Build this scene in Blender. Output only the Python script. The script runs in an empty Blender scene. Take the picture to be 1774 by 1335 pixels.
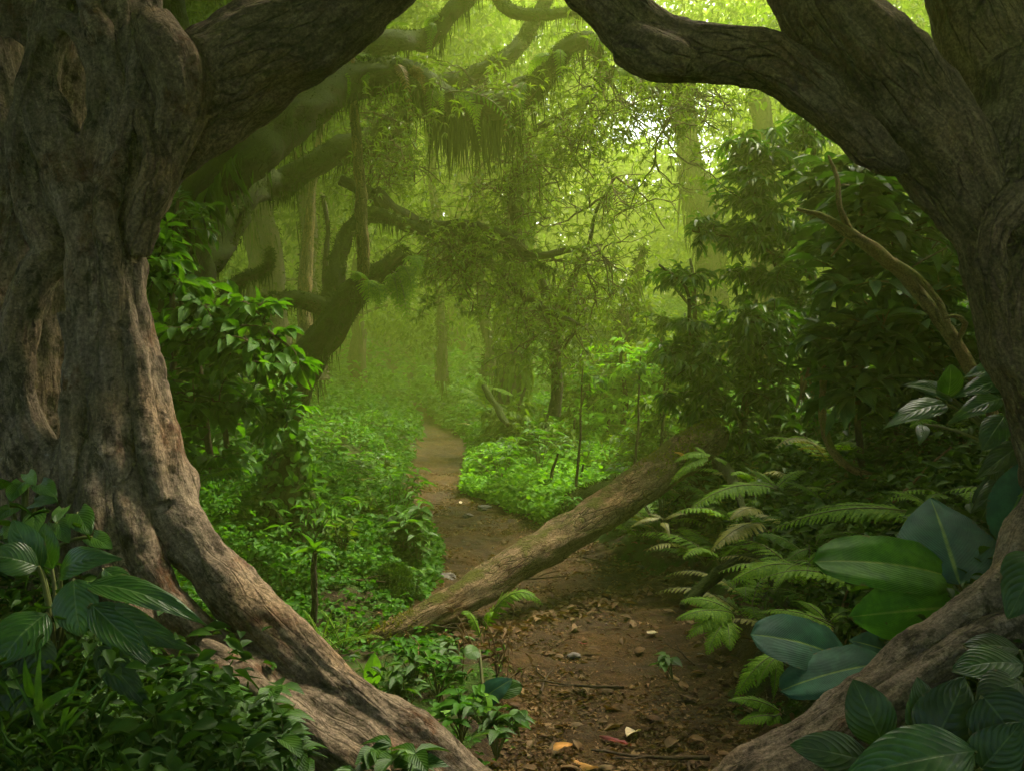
SUN_EL, SUN_AZ, SUN_S, SUN_ANG = 56.0, 48.0, 1.5, 10.0
SKY_S = .15
EXPO = 2.6
HAZE_D = .0095; HAZE_COL = (.66, .86, .14); HAZE_TOP = 19.0
import bpy, math, random, colorsys
import numpy as np
from mathutils import Vector
R = math.radians
SC = bpy.context.scene
COL = SC.collection
rng = np.random.default_rng(7)
random.seed(7)

# ---------------------------------------------------------------- camera frame
FPX = 1704.0
CAM = np.array([0.0, 0.0, 1.5])
PITCH = math.atan(67.5 / FPX)
FWD = np.array([0, math.cos(PITCH), -math.sin(PITCH)])
UPV = np.array([0, math.sin(PITCH), math.cos(PITCH)])
RGT = np.array([1.0, 0, 0])
UP = np.array([0, 0, 1.0])

def P(px, py, d):
    """a place seen at photo pixel (px, py), d metres into the scene"""
    return CAM + d * (FWD + (px - 887) / FPX * RGT + (667.5 - py) / FPX * UPV)

def unit(v):
    v = np.asarray(v, float)
    n = np.linalg.norm(v, axis=-1, keepdims=True)
    return v / np.maximum(n, 1e-9)

# ---------------------------------------------------------------- noise
def _h(ix, iy, iz, s):
    n = (ix * 374761393 + iy * 668265263 + iz * 2147483647 + s * 1274126177) & 0xffffffff
    n = ((n ^ (n >> 13)) * 1274126177) & 0xffffffff
    n = n ^ (n >> 16)
    return (n & 0xffffff) / float(0xffffff)

def vnoise(p, s=0):
    p = np.asarray(p, float)
    i = np.floor(p).astype(np.int64)
    f = p - i
    f = f * f * (3 - 2 * f)
    r = 0
    for dx in (0, 1):
        for dy in (0, 1):
            for dz in (0, 1):
                w = (f[:, 0] if dx else 1 - f[:, 0]) * (f[:, 1] if dy else 1 - f[:, 1]) * (f[:, 2] if dz else 1 - f[:, 2])
                r = r + w * _h(i[:, 0] + dx, i[:, 1] + dy, i[:, 2] + dz, s)
    return r * 2 - 1

def fbm(p, o=4, s=0, g=.5):
    p = np.asarray(p, float)
    a, r = 1.0, 0
    for k in range(o):
        r = r + a * vnoise(p * (2 ** k) + 17.3 * k, s + k)
        a *= g
    return r

def sstep(a, b, x):
    t = np.clip((x - a) / (b - a), 0, 1)
    return t * t * (3 - 2 * t)

# ---------------------------------------------------------------- meshes
class MB:
    """collects vertices and faces; build() links ONE mesh object"""
    def __init__(s):
        s.V, s.F, s.UV, s.BK, s.n = [], [], [], [], 0
    def add(s, V, F, UV=None, BK=None, mat=0):
        V = np.asarray(V, float)
        F = np.asarray(F, np.int64)
        if not len(V) or not len(F): return s
        s.V.append(V); s.F.append((F + s.n, mat))
        s.UV.append(np.zeros((len(V), 2)) if UV is None else np.asarray(UV, float))
        s.BK.append(V if BK is None else np.asarray(BK, float))
        s.n += len(V)
        return s
    def mesh(s, name, mats, origin=None, smooth=True):
        me = bpy.data.meshes.new(name)
        V = np.concatenate(s.V)
        if origin is not None: V = V - np.asarray(origin)
        UV = np.concatenate(s.UV); BK = np.concatenate(s.BK)
        me.vertices.add(len(V)); me.vertices.foreach_set('co', V.astype(np.float32).ravel())
        li = np.concatenate([f.ravel() for f, m in s.F])
        tot = np.concatenate([np.full(len(f), f.shape[1]) for f, m in s.F])
        mi = np.concatenate([np.full(len(f), m) for f, m in s.F])
        st = np.concatenate([[0], np.cumsum(tot)[:-1]])
        me.loops.add(len(li)); me.loops.foreach_set('vertex_index', li.astype(np.int32))
        me.polygons.add(len(tot))
        me.polygons.foreach_set('loop_start', st.astype(np.int32))
        me.polygons.foreach_set('loop_total', tot.astype(np.int32))
        for m in (mats if isinstance(mats, (list, tuple)) else [mats]): me.materials.append(m)
        me.polygons.foreach_set('material_index', mi.astype(np.int32))
        me.polygons.foreach_set('use_smooth', np.full(len(tot), smooth))
        uv = me.uv_layers.new(name='UVMap')
        uv.data.foreach_set('uv', UV[li].astype(np.float32).ravel())
        a = me.attributes.new('bk', 'FLOAT_VECTOR', 'POINT')
        a.data.foreach_set('vector', BK.astype(np.float32).ravel())
        me.update()
        return me
    def build(s, name, mats, parent=None, smooth=True, origin=None):
        if not s.n: return None
        if origin is None and parent is not None: origin = wloc(parent)
        if origin is None: origin = np.concatenate(s.V).mean(0) * 0
        o = bpy.data.objects.new(name, s.mesh(name, mats, origin, smooth))
        COL.objects.link(o)
        if parent is not None: o.parent = parent
        else: o.location = origin
        return o

def wloc(o):
    v = np.array(o.location)
    while o.parent is not None:
        o = o.parent; v = v + np.array(o.location)
    return v

def tag(o, label=None, cat=None, group=None, kind=None):
    if label: o['label'] = label
    if cat: o['category'] = cat
    if group: o['group'] = group
    if kind: o['kind'] = kind
    return o

def thing(name, label, cat, loc, group=None):
    o = bpy.data.objects.new(name, None); COL.objects.link(o)
    o.empty_display_size = .1
    o.location = tuple(float(c) for c in loc)
    return tag(o, label, cat, group)

def dup(root, loc, rz=0, sc=1, label=None, group=None):
    kids = list(root.children)
    r = root.copy(); COL.objects.link(r)
    r.location = tuple(float(c) for c in loc)
    r.rotation_euler = (0, 0, rz); r.scale = (sc, sc, sc)
    if label: r['label'] = label
    if group: r['group'] = group
    for ch in kids:
        c = ch.copy(); COL.objects.link(c); c.parent = r
        for g in ch.children:
            d = g.copy(); COL.objects.link(d); d.parent = c
    return r

# ---------------------------------------------------------------- curves and tubes
def cr(pts, step=None, n=None):
    """Catmull-Rom through rows of pts (any columns)"""
    pts = np.asarray(pts, float)
    Q = np.vstack([2 * pts[0] - pts[1], pts, 2 * pts[-1] - pts[-2]])
    out = []
    for i in range(1, len(Q) - 2):
        p0, p1, p2, p3 = Q[i - 1], Q[i], Q[i + 1], Q[i + 2]
        L = np.linalg.norm(p2[:3] - p1[:3])
        m = n if n else max(2, int(L / step))
        t = np.linspace(0, 1, m, endpoint=False)[:, None]
        out.append(.5 * (2 * p1 + (p2 - p0) * t + (2 * p0 - 5 * p1 + 4 * p2 - p3) * t ** 2 + (3 * p1 - p0 - 3 * p2 + p3) * t ** 3))
    out.append(pts[-1:])
    return np.vstack(out)

def frames(C):
    T = unit(np.gradient(C, axis=0))
    a = np.array([0, 0, 1.0]) if abs(T[0][2]) < .8 else np.array([1.0, 0, 0])
    n = unit(np.cross(T[0], a))
    N = np.zeros_like(C)
    for i in range(len(C)):
        n = n - T[i] * np.dot(n, T[i])
        n = n / max(np.linalg.norm(n), 1e-9)
        N[i] = n
    return T, N, np.cross(T, N)

def tube(mb, C, rad, seg=8, mat=0, rough=0, seed=0, cap=True):
    C = np.asarray(C, float); n = len(C)
    rad = np.broadcast_to(np.asarray(rad, float), (n,)).copy()
    T, N, B = frames(C)
    th = np.linspace(0, 2 * np.pi, seg, endpoint=False)
    s = np.concatenate([[0], np.cumsum(np.linalg.norm(np.diff(C, axis=0), axis=1))])
    ring = N[:, None, :] * np.cos(th)[None, :, None] + B[:, None, :] * np.sin(th)[None, :, None]
    rr = rad[:, None] * np.ones((1, seg))
    if rough:
        q = np.stack([np.broadcast_to(np.cos(th) * 1.5, (n, seg)).ravel(), np.broadcast_to(np.sin(th) * 1.5, (n, seg)).ravel(), np.repeat(s / max(rad.mean(), 1e-4) * .35, seg)], 1)
        rr = rr * (1 + rough * fbm(q + seed * 7.7, 3, seed).reshape(n, seg))
    V = C[:, None, :] + ring * rr[:, :, None]
    r0 = max(rad.mean(), 1e-4)
    BK = np.stack([np.broadcast_to(np.cos(th) * r0, (n, seg)), np.broadcast_to(np.sin(th) * r0, (n, seg)), np.broadcast_to(s[:, None], (n, seg))], 2) + seed * 3.1
    i = np.arange(n - 1)[:, None] * seg; j = np.arange(seg)[None, :]
    F = np.stack([i + j, i + (j + 1) % seg, i + seg + (j + 1) % seg, i + seg + j], 2).reshape(-1, 4)
    V = V.reshape(-1, 3); BK = BK.reshape(-1, 3)
    UV = np.stack([np.repeat(s, seg), np.tile(th / 6.283, n)], 1)
    mb.add(V, F, UV, BK, mat)
    if cap:
        for e, sgn in ((0, 1), (n - 1, -1)):
            c = C[e]; ids = np.arange(seg)
            Vc = np.vstack([V[e * seg:(e + 1) * seg], c[None]])
            Fc = np.stack([ids, (ids + 1) % seg, np.full(seg, seg)], 1)
            if sgn > 0: Fc = Fc[:, ::-1]
            mb.add(Vc, Fc, np.zeros((seg + 1, 2)), np.vstack([BK[e * seg:(e + 1) * seg], BK[e * seg][None]]), mat)
    return mb

def pxchain(rows):
    """(px, py, depth, radius in px) -> x y z r"""
    out = []
    for (a, b, d, r) in rows:
        p = P(a, b, d); out.append([*p, r * d / FPX])
    return np.array(out)

def limb(mb, rows, step=.08, seg=12, rough=.12, seed=0, wob=0, mat=0, world=False):
    c = np.array(rows, float) if world else pxchain(rows)
    c = cr(c, step)
    C = c[:, :3].copy()
    if wob:
        s = np.arange(len(C))[:, None] * step
        q = np.hstack([s * 2.2, s * 0 + seed * 3.3, s * 0])
        w = np.stack([fbm(q + k * 11, 3, seed + k) for k in range(3)], 1)
        C += w * wob * np.minimum(1, np.arange(len(C)) / 4)[:, None]
    tube(mb, C, np.maximum(c[:, 3], .002), seg, mat, rough, seed)
    return np.hstack([C, c[:, 3:4]])

# ---------------------------------------------------------------- leaves
def leaf_t(rows, fold=.12, droop=.15, wave=0):
    """template from [(y, halfwidth)]: x across, y along, z normal; a midrib column and one on each side"""
    V, UV, F = [], [], []
    k = len(rows)
    for i, (y, w) in enumerate(rows):
        z = -droop * y * y
        wv = wave * math.sin(i * 1.9)
        V += [(-w, y, z + fold * w + wv), (0, y, z), (w, y, z + fold * w - wv)]
        UV += [(y, .5 - w), (y, .5), (y, .5 + w)]
    for i in range(k - 1):
        a = i * 3
        F += [(a, a + 1, a + 4, a + 3), (a + 1, a + 2, a + 5, a + 4)]
    return np.array(V, float), np.array(F), np.array(UV, float)

L_ELL = leaf_t([(0, .02), (.22, .34), (.5, .5), (.78, .33), (1, .01)], .35, .25)
L_LAN = leaf_t([(0, .02), (.25, .42), (.55, .42), (1, .01)], .4, .35)
L_RND = leaf_t([(0, .1), (.25, .48), (.65, .48), (1, .08)], .25, .12)
L_TINY = leaf_t([(0, .05), (.45, .5), (1, .02)], .3, .2)
L_BLADE = leaf_t([(0, .4), (.3, .5), (.6, .42), (.85, .22), (1, .01)], .4, .9)
L_STRAND = leaf_t([(0, .5), (.5, .4), (1, .02)], .1, .02)

def leaves(mb, T, B, D, N, L, W, mat=0):
    """N leaves from template T: bases B, along D, normals N, lengths L, widths W (full width)"""
    V, F, UV = T
    B = np.asarray(B, float); n = len(B)
    if n == 0: return
    D = unit(np.broadcast_to(D, (n, 3)))
    X = unit(np.cross(D, np.broadcast_to(N, (n, 3)) + 1e-4))
    Z = np.cross(X, D)
    L = np.broadcast_to(L, (n,)); W = np.broadcast_to(W, (n,))
    VV = (B[:, None] + X[:, None] * (V[None, :, 0:1] * W[:, None, None]) + D[:, None] * (V[None, :, 1:2] * L[:, None, None]) + Z[:, None] * (V[None, :, 2:3] * L[:, None, None]))
    k = len(V)
    FF = (F[None] + (np.arange(n) * k)[:, None, None]).reshape(-1, F.shape[1])
    mb.add(VV.reshape(-1, 3), FF, np.tile(UV, (n, 1)), None, mat)

def rand_dir(n, up=0.0):
    v = rng.normal(size=(n, 3)); v = unit(v); v[:, 2] += up
    return unit(v)

def big_leaf(base, tip, width, nrm, arch=.1, fold=.12, wavy=.02, shape='ell', nu=22, nv=10, seed=0, curl=0):
    """one large leaf as its own mesh; arch lifts the middle, fold is the V of the two halves, curl bends the edges down"""
    base = np.asarray(base, float); tip = np.asarray(tip, float)
    L = np.linalg.norm(tip - base)
    u = np.linspace(0, 1, nu); v = np.linspace(-1, 1, nv * 2 + 1)
    D = (tip - base) / L
    nrm = np.asarray(nrm, float); nrm = unit(nrm - D * np.dot(nrm, D))
    mid = base[None] + (tip - base)[None] * u[:, None] + nrm[None] * (arch * L * 4 * u * (1 - u))[:, None]
    T = unit(np.gradient(mid, axis=0))
    X = unit(np.cross(T, nrm[None])); Z = np.cross(X, T)
    if shape == 'ell': w = np.sin(np.pi * u ** .85) ** .75
    elif shape == 'lan': w = np.sin(np.pi * u ** .7) ** .9 * (1 - .25 * u)
    elif shape == 'ovate': w = (np.sin(np.pi * u ** .55)) ** .8
    elif shape == 'round': w = np.sqrt(np.clip(1 - (2 * u - 1) ** 2, 0, 1))
    elif shape == 'heart': w = np.where(u < .28, .75 + .25 * np.sin(u / .28 * np.pi / 2), np.cos((u - .28) / .72 * np.pi / 2) ** .7)
    elif shape == 'paddle': w = np.clip(u / .25, 0, 1) ** .6 * np.sqrt(np.clip(1 - np.clip((u - .45) / .55, 0, 1) ** 2.6, 0, 1))
    w = np.maximum(w, .012)
    av = np.abs(v)
    q = np.stack([np.repeat(u * 4, len(v)), np.tile(v * 1.6, nu), np.full(nu * len(v), seed * 5.3)], 1)
    nz = fbm(q, 3, seed).reshape(nu, len(v))
    off = (fold * av[None] - curl * av[None] ** 2) * w[:, None] * width * .5 + wavy * L * nz * (.3 + av[None]) + .25 * wavy * L * np.sin(u[:, None] * 26 - av[None] * 5) * av[None] * .4
    xx = v[None] * w[:, None] * width * .5
    V = mid[:, None] + X[:, None] * xx[:, :, None] + Z[:, None] * off[:, :, None]
    if shape == 'heart':
        V -= (D[None, None] * (np.clip((.28 - u) / .28, 0, 1)[:, None] * av[None] ** 1.5 * .22 * L)[:, :, None])
    m = len(v)
    i = np.arange(nu - 1)[:, None] * m; j = np.arange(m - 1)[None]
    F = np.stack([i + j, i + j + 1, i + m + j + 1, i + m + j], 2).reshape(-1, 4)
    UV = np.stack([np.repeat(u, m), np.tile(v * .5 + .5, nu)], 1)
    mb = MB(); mb.add(V.reshape(-1, 3), F, UV)
    return mb

def _pinna():
    V, F, UV = [], [], []
    K = 9
    for k in range(K):
        y = k / K
        w = .5 * (1 - y) ** .55 * (1 if k else .9)
        for s in (-1, 1):
            b = len(V)
            V += [(0, y, 0), (s * w, y + .05, -.03), (s * w * .86, y + .115, -.03), (0, y + .125, 0)]
            UV += [(y, .5), (y, .5 + s * .4), (y, .5 + s * .4), (y, .5)]
            F.append((b, b + 1, b + 2, b + 3) if s > 0 else (b, b + 3, b + 2, b + 1))
    V = np.array(V, float); V[:, 2] -= .18 * V[:, 1] ** 2
    return V, np.array(F), np.array(UV, float)
PINNA = _pinna()
PINNA_S = leaf_t([(0, .25), (.2, .5), (.6, .34), (1, .01)], .1, .2)

def frond(mb, base, tip, arch=.2, width=.3, pairs=22, nhint=None, fine=True, matl=0, mats=1, sag=None, stem=.12):
    base = np.asarray(base, float); tip = np.asarray(tip, float)
    L = np.linalg.norm(tip - base)
    up = np.array([0, 0, 1.0])
    ctl = (base + tip) / 2 + up * arch * L if sag is None else np.asarray(sag, float)
    t = np.linspace(0, 1, 26)[:, None]
    C = base * (1 - t) ** 2 + ctl * 2 * t * (1 - t) + tip * t ** 2
    tube(mb, C, np.linspace(.008, .002, 26) * max(L, .3), 5, mats, cap=False)
    tt = np.linspace(stem, .99, pairs)
    idx = tt * 25
    i0 = np.clip(idx.astype(int), 0, 24); f = (idx - i0)[:, None]
    B = C[i0] * (1 - f) + C[i0 + 1] * f
    T = unit(C[i0 + 1] - C[i0])
    h = np.asarray(nhint, float) if nhint is not None else up
    N = unit(h[None] - T * (T @ h)[:, None] + 1e-4)
    S = np.cross(T, N)
    q = (tt - stem) / (1 - stem)
    wl = width * .5 * (np.clip(q / .22, 0, 1) * .55 + .45) * (1 - q) ** .72 + .012 * L
    for s in (-1, 1):
        j = rng.normal(scale=.07, size=(pairs, 3))
        D = unit(S * s + T * (.42 + .5 * q[:, None]) - N * .12 + j)
        leaves(mb, PINNA if fine else PINNA_S, B, D, N + rng.normal(scale=.12, size=(pairs, 3)), wl * rng.uniform(.88, 1.08, pairs), np.minimum(wl * .34, L * 1.45 / pairs) + .004, matl)
    return mb

# ---------------------------------------------------------------- branching plants
class Plant:
    """stems + twigs reaching to clusters spread in ellipsoids; leaves along each twig"""
    def __init__(s):
        s.stem, s.twig, s.leaf = MB(), MB(), MB()
        s.pts = []
    def add_stem(s, rows, world=False, **k):
        c = limb(s.stem, rows, world=world, **k)
        s.pts.append(c)
        return c
    def blob(s, c, r, n, T=L_ELL, L=.1, W=.045, per=9, shell=.55, tw=.006, rise=.3, whorl=0, droop=.25, reach=None, tip=None, spread=.8, maxtwig=99):
        c = np.asarray(c, float); r = np.asarray(r, float)
        if r.ndim == 0: r = np.full(3, float(r))
        A = np.vstack(s.pts) if s.pts else None
        d = rand_dir(n)
        rad = (shell + (1 - shell) * rng.random(n)) * np.where(rng.random(n) < .25, rng.random(n), 1)
        C = c + d * r * rad[:, None]
        for k in range(n):
            e = C[k]
            if A is not None:
                dist = np.linalg.norm(A[:, :3] - e, axis=1) + np.maximum(0, A[:, 2] - e[2]) * .8
                j = int(np.argmin(dist)); b = A[j, :3]
            else: b = c - np.array([0, 0, r[2]])
            Lt = np.linalg.norm(e - b)
            if Lt > maxtwig: b = e + (b - e) * maxtwig / Lt; Lt = maxtwig
            m = (b + e) / 2 + np.array([0, 0, rise * Lt * .5]) + rng.normal(scale=.08 * Lt, size=3)
            t = np.linspace(0, 1, 8)[:, None]
            Q = b * (1 - t) ** 2 + m * 2 * t * (1 - t) + e * t ** 2
            w0 = min(tw * (1 + Lt), .012 + tw)
            tube(s.twig, Q, np.linspace(w0, tw * .3, 8), 4, 0, cap=False, seed=k)
            if k % 6 == 0 and A is not None:
                A = np.vstack([A, np.hstack([Q[3:7], np.full((4, 1), .004)])])
            s.leafy(Q, T, L, W, per, whorl, droop, spread, reach or min(1.0, 6 * L / max(Lt, .01)))
        return s
    def leafy(s, Q, T, L, W, per, whorl=0, droop=.25, spread=.8, reach=.6):
        n = per
        if whorl:
            k = rng.integers(0, 2, n); base = np.where((k == 0)[:, None], Q[-1][None], Q[-3][None])
            ax = unit(Q[-1] - Q[-3])
            D = unit(rand_dir(n) + ax * .9 - UP * droop)
        else:
            f = 1 - reach * np.linspace(0, 1, n)
            i = np.clip(f * (len(Q) - 1), 0, len(Q) - 1.001); i0 = i.astype(int); fr = (i - i0)[:, None]
            base = Q[i0] * (1 - fr) + Q[i0 + 1] * fr
            ax = unit(Q[i0 + 1] - Q[i0])
            side = unit(np.cross(ax, UP) + 1e-4) * np.where(np.arange(n) % 2, 1, -1)[:, None]
            D = unit(ax * .7 + side * spread + rng.normal(scale=.25, size=(n, 3)) - UP * droop)
            D[0] = unit(ax[0] - UP * droop * .5)
        N = unit(UP + rng.normal(scale=.35, size=(n, 3)))
        sc = rng.uniform(.65, 1.15, n)
        leaves(s.leaf, T, base, D, N, L * sc, W * sc)
    def build(s, root, bark, leafm, names=('stem', 'twigs', 'foliage')):
        s.stem.build(names[0], bark, root)
        if s.twig.n: s.twig.build(names[1], bark, root)
        s.leaf.build(names[2], leafm, root)
        return root
# ---------------------------------------------------------------- materials
class NT:
    def __init__(s, name):
        s.m = bpy.data.materials.new(name); s.m.use_nodes = True
        s.t = s.m.node_tree; s.t.nodes.clear()
    def n(s, ty, ins=None, **k):
        d = s.t.nodes.new(ty)
        for a, v in k.items(): setattr(d, a, v)
        for a, v in (ins or {}).items(): s.set(d.inputs[a], v)
        return d
    def set(s, sock, v):
        if hasattr(v, 'node'): s.t.links.new(v, sock)
        elif hasattr(v, 'outputs'): s.t.links.new(v.outputs[0], sock)
        else:
            if sock.type == 'RGBA' and len(v) == 3: v = (*v, 1)
            sock.default_value = v
    def math(s, op, a, b=0.0, c=None, clamp=False):
        d = s.n('ShaderNodeMath', operation=op, use_clamp=clamp)
        s.set(d.inputs[0], a); s.set(d.inputs[1], b)
        if c is not None: s.set(d.inputs[2], c)
        return d.outputs[0]
    def mix(s, f, a, b, bl='MIX'):
        d = s.n('ShaderNodeMix', data_type='RGBA', blend_type=bl)
        s.set(d.inputs[0], f); s.set(d.inputs[6], a); s.set(d.inputs[7], b)
        return d.outputs[2]
    def ramp(s, f, stops, interp='LINEAR'):
        d = s.n('ShaderNodeValToRGB'); s.set(d.inputs[0], f)
        e = d.color_ramp.elements; d.color_ramp.interpolation = interp
        while len(e) < len(stops): e.new(.5)
        for k, (p, c) in enumerate(stops):
            e[k].position = p; e[k].color = (*c, 1) if len(c) == 3 else c
        return d.outputs[0]
    def noise(s, vec, scale, det=5, rough=.55, dist=0):
        d = s.n('ShaderNodeTexNoise', {'Scale': scale, 'Detail': det, 'Roughness': rough, 'Distortion': dist})
        if vec is not None: s.set(d.inputs['Vector'], vec)
        return d.outputs[0]
    def step(s, f, a, b):
        d = s.n('ShaderNodeMapRange', {0: f, 1: a, 2: b}, interpolation_type='SMOOTHSTEP')
        return d.outputs[0]
    def out(s, sh):
        o = s.n('ShaderNodeOutputMaterial'); s.set(o.inputs[0], sh); return s.m
    def bump(s, h, strength=.5, dist=.01):
        return s.n('ShaderNodeBump', {'Strength': strength, 'Distance': dist, 'Height': h}).outputs[0]

def leafmat(name, cols, trans=.3, rough=.42, tcol=None, vein=0, spec=.4, vfreq=14, vslope=.6, spots=0, veinlight=1.5, vb=.45, vmix=.42, ribcol=None):
    """cols: dark, mid, light; each leaf picks its own place between them"""
    t = NT(name)
    g = t.n('ShaderNodeNewGeometry')
    oi = t.n('ShaderNodeObjectInfo')
    rnd = t.math('FRACT', t.math('ADD', g.outputs['Random Per Island'], oi.outputs['Random']))
    pos = g.outputs['Position']
    nz = t.noise(pos, 1.7, 2)
    f = t.math('ADD', t.math('MULTIPLY', rnd, .75), t.math('MULTIPLY', t.math('SUBTRACT', nz, .35), .7), clamp=True)
    col = t.ramp(f, [(0, cols[0]), (.5, cols[1]), (1, cols[2])])
    uv = t.n('ShaderNodeUVMap').outputs[0]
    sp = t.n('ShaderNodeSeparateXYZ', {0: uv})
    av = t.math('ABSOLUTE', t.math('SUBTRACT', sp.outputs[1], .5))
    nrm = None
    rib = t.math('SUBTRACT', 1.0, t.step(av, .006, .03))
    if vein:
        a2 = t.math('MULTIPLY', av, 2.0)
        q = t.math('SUBTRACT', t.math('MULTIPLY', sp.outputs[0], vfreq), t.math('MULTIPLY', a2, vfreq * vslope))
        if vein > 1: q = t.math('SUBTRACT', t.math('MULTIPLY', sp.outputs[0], vfreq), t.math('MULTIPLY', t.math('POWER', a2, 1.5), vfreq * vslope))
        fr = t.math('PINGPONG', q, .5)
        ln = t.math('SUBTRACT', 1.0, t.step(fr, .02, .13))
        allv = t.math('MAXIMUM', t.math('MULTIPLY', ln, .45), rib)
        col = t.mix(t.math('MULTIPLY', allv, vmix), col, t.mix(1.0, col, (veinlight,) * 3, 'MULTIPLY'))
        if ribcol: col = t.mix(t.math('MULTIPLY', rib, .8), col, ribcol)
        blot = t.noise(pos, 16, 5, .65)
        col = t.mix(t.step(blot, .38, .68), t.mix(1.0, col, (.68, .74, .7), 'MULTIPLY'), t.mix(1.0, col, (1.28, 1.2, .95), 'MULTIPLY'))
        if spots:
            tipf = t.math('ADD', t.math('MAXIMUM', t.math('MULTIPLY', t.math('SUBTRACT', sp.outputs[0], .5), 2.0), t.math('SUBTRACT', t.math('MULTIPLY', av, 2.0), .02)), t.math('MULTIPLY', t.math('SUBTRACT', t.noise(pos, 30, 4, .6), .5), .9))
            col = t.mix(t.math('MULTIPLY', t.step(tipf, .98, 1.12), .8), col, (.10, .06, .02))
        cell = t.noise(t.n('ShaderNodeMapping', {'Vector': uv, 'Scale': (1.5, 1, 1)}).outputs[0], 60, 3)
        hgt = t.math('ADD', t.math('MULTIPLY', t.math('MULTIPLY', fr, fr), 1.6), t.math('MULTIPLY', cell, .06))
        hgt = t.math('SUBTRACT', hgt, t.math('MULTIPLY', rib, .35))
        nrm = t.bump(hgt, vb, .007)
    else:
        col = t.mix(t.math('MULTIPLY', rib, .35), col, t.mix(1.0, col, (1.6, 1.6, 1.4), 'MULTIPLY'))
    if spots:
        v = t.noise(pos, 38, 3, .6)
        m = t.step(v, .68, .76)
        col = t.mix(t.math('MULTIPLY', m, spots), col, (.05, .04, .012))
    bs = t.n('ShaderNodeBsdfPrincipled', {'Base Color': col, 'Roughness': rough, 'Specular IOR Level': spec * .55})
    if nrm: t.set(bs.inputs['Normal'], nrm)
    tc = t.mix(1.0, col, tcol or (1.6, 1.6, .3), 'MULTIPLY')
    tr = t.n('ShaderNodeBsdfTranslucent', {'Color': tc})
    return t.out(t.n('ShaderNodeMixShader', {0: trans, 1: bs, 2: tr}).outputs[0])

def barkmat(name, base, dark, light, moss=0, mosscol=((.010, .018, .0015), (.032, .05, .004)), fib=1.0, patches=None, bump=.7, scale=1.0, lichen=0, cr=1.0):
    t = NT(name)
    bk = t.n('ShaderNodeAttribute', attribute_name='bk').outputs['Vector']
    g = t.n('ShaderNodeNewGeometry')
    pos = g.outputs['Position']
    st = t.n('ShaderNodeMapping', {'Vector': bk, 'Scale': (24 * scale, 24 * scale, 5.5 * scale)}).outputs[0]
    fine = t.noise(st, 1.9, 8, .68, .9)
    fib1 = t.noise(st, .55, 6, .62, .7)
    big = t.noise(pos, 2.6, 5, .6)
    v = t.n('ShaderNodeTexVoronoi', {'Vector': t.n('ShaderNodeMix', {0: .35, 4: st, 5: t.n('ShaderNodeTexNoise', {'Vector': st, 'Scale': .8, 'Detail': 4}).outputs[1]}, data_type='VECTOR').outputs[1], 'Scale': 1.6}, feature='DISTANCE_TO_EDGE')
    crack = t.math('SUBTRACT', 1.0, t.step(v.outputs[0], .0, .09))
    crack = t.math('MULTIPLY', crack, t.step(t.noise(pos, 3.1, 3), .36, .58))
    col = t.ramp(fib1, [(.25, dark), (.5, base), (.75, light)])
    col = t.mix(.55, col, t.ramp(fine, [(.3, dark), (.52, base), (.72, light)]))
    col = t.mix(t.step(big, .42, .75), col, t.mix(1.0, col, (1.3, 1.12, .88), 'MULTIPLY'))
    col = t.mix(t.math('MULTIPLY', crack, .65 * cr), col, (.012, .009, .006))
    sp1 = t.noise(t.n('ShaderNodeMapping', {'Vector': bk, 'Scale': (30, 30, 16)}).outputs[0], 1.1, 6, .7, .4)
    if patches:
        m = t.math('MULTIPLY', t.step(t.noise(pos, 5.5, 6, .65), .49, .57), t.step(sp1, .45, .58))
        col = t.mix(t.math('MULTIPLY', m, patches), col, (.016, .010, .006))
        m2 = t.math('MULTIPLY', t.step(t.noise(t.n('ShaderNodeMapping', {'Vector': pos, 'Location': (5, 3, 1)}).outputs[0], 3.4, 5, .6), .55, .64), t.step(sp1, .4, .6))
        col = t.mix(t.math('MULTIPLY', m2, .7), col, (.085, .035, .014))
    if patches:
        pit = t.math('MULTIPLY', t.step(t.noise(pos, 34, 3, .6), .62, .68), t.step(t.noise(pos, 4, 3), .4, .6))
        col = t.mix(t.math('MULTIPLY', pit, patches), col, (.018, .013, .008))
    if lichen:
        m = t.step(t.noise(pos, 26, 4, .6), .66, .72)
        col = t.mix(t.math('MULTIPLY', m, lichen), col, (.33, .33, .27))
    grain = t.noise(pos, 95 * scale, 6, .72)
    col = t.mix(t.step(grain, .35, .66), t.mix(1.0, col, (.52, .5, .48), 'MULTIPLY'), t.mix(1.0, col, (1.28, 1.25, 1.2), 'MULTIPLY'))
    h = t.math('ADD', t.math('ADD', t.math('ADD', t.math('MULTIPLY', fine, .5), t.math('MULTIPLY', grain, .45)), t.math('MULTIPLY', fib1, .9)), t.math('MULTIPLY', crack, -.5 * cr))
    h = t.math('ADD', h, t.math('MULTIPLY', sp1, .35))
    rough = .88
    if moss:
        nz = t.n('ShaderNodeSeparateXYZ', {0: g.outputs['Normal']}).outputs[2]
        mn = t.noise(pos, 9, 6, .65)
        mf = t.step(t.math('ADD', t.math('MULTIPLY', nz, .35), mn), .75 - .45 * moss, 1.0 - .45 * moss)
        mc = t.ramp(t.noise(pos, 70, 4, .7), [(.3, mosscol[0]), (.7, mosscol[1])])
        col = t.mix(mf, col, mc)
        h = t.math('ADD', h, t.math('MULTIPLY', mf, t.math('MULTIPLY', t.noise(pos, 110, 4, .7), 1.6)))
    nr = t.bump(h, bump, .032)
    bs = t.n('ShaderNodeBsdfPrincipled', {'Base Color': col, 'Roughness': rough, 'Specular IOR Level': .1, 'Normal': nr})
    return t.out(bs.outputs[0])

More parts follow.
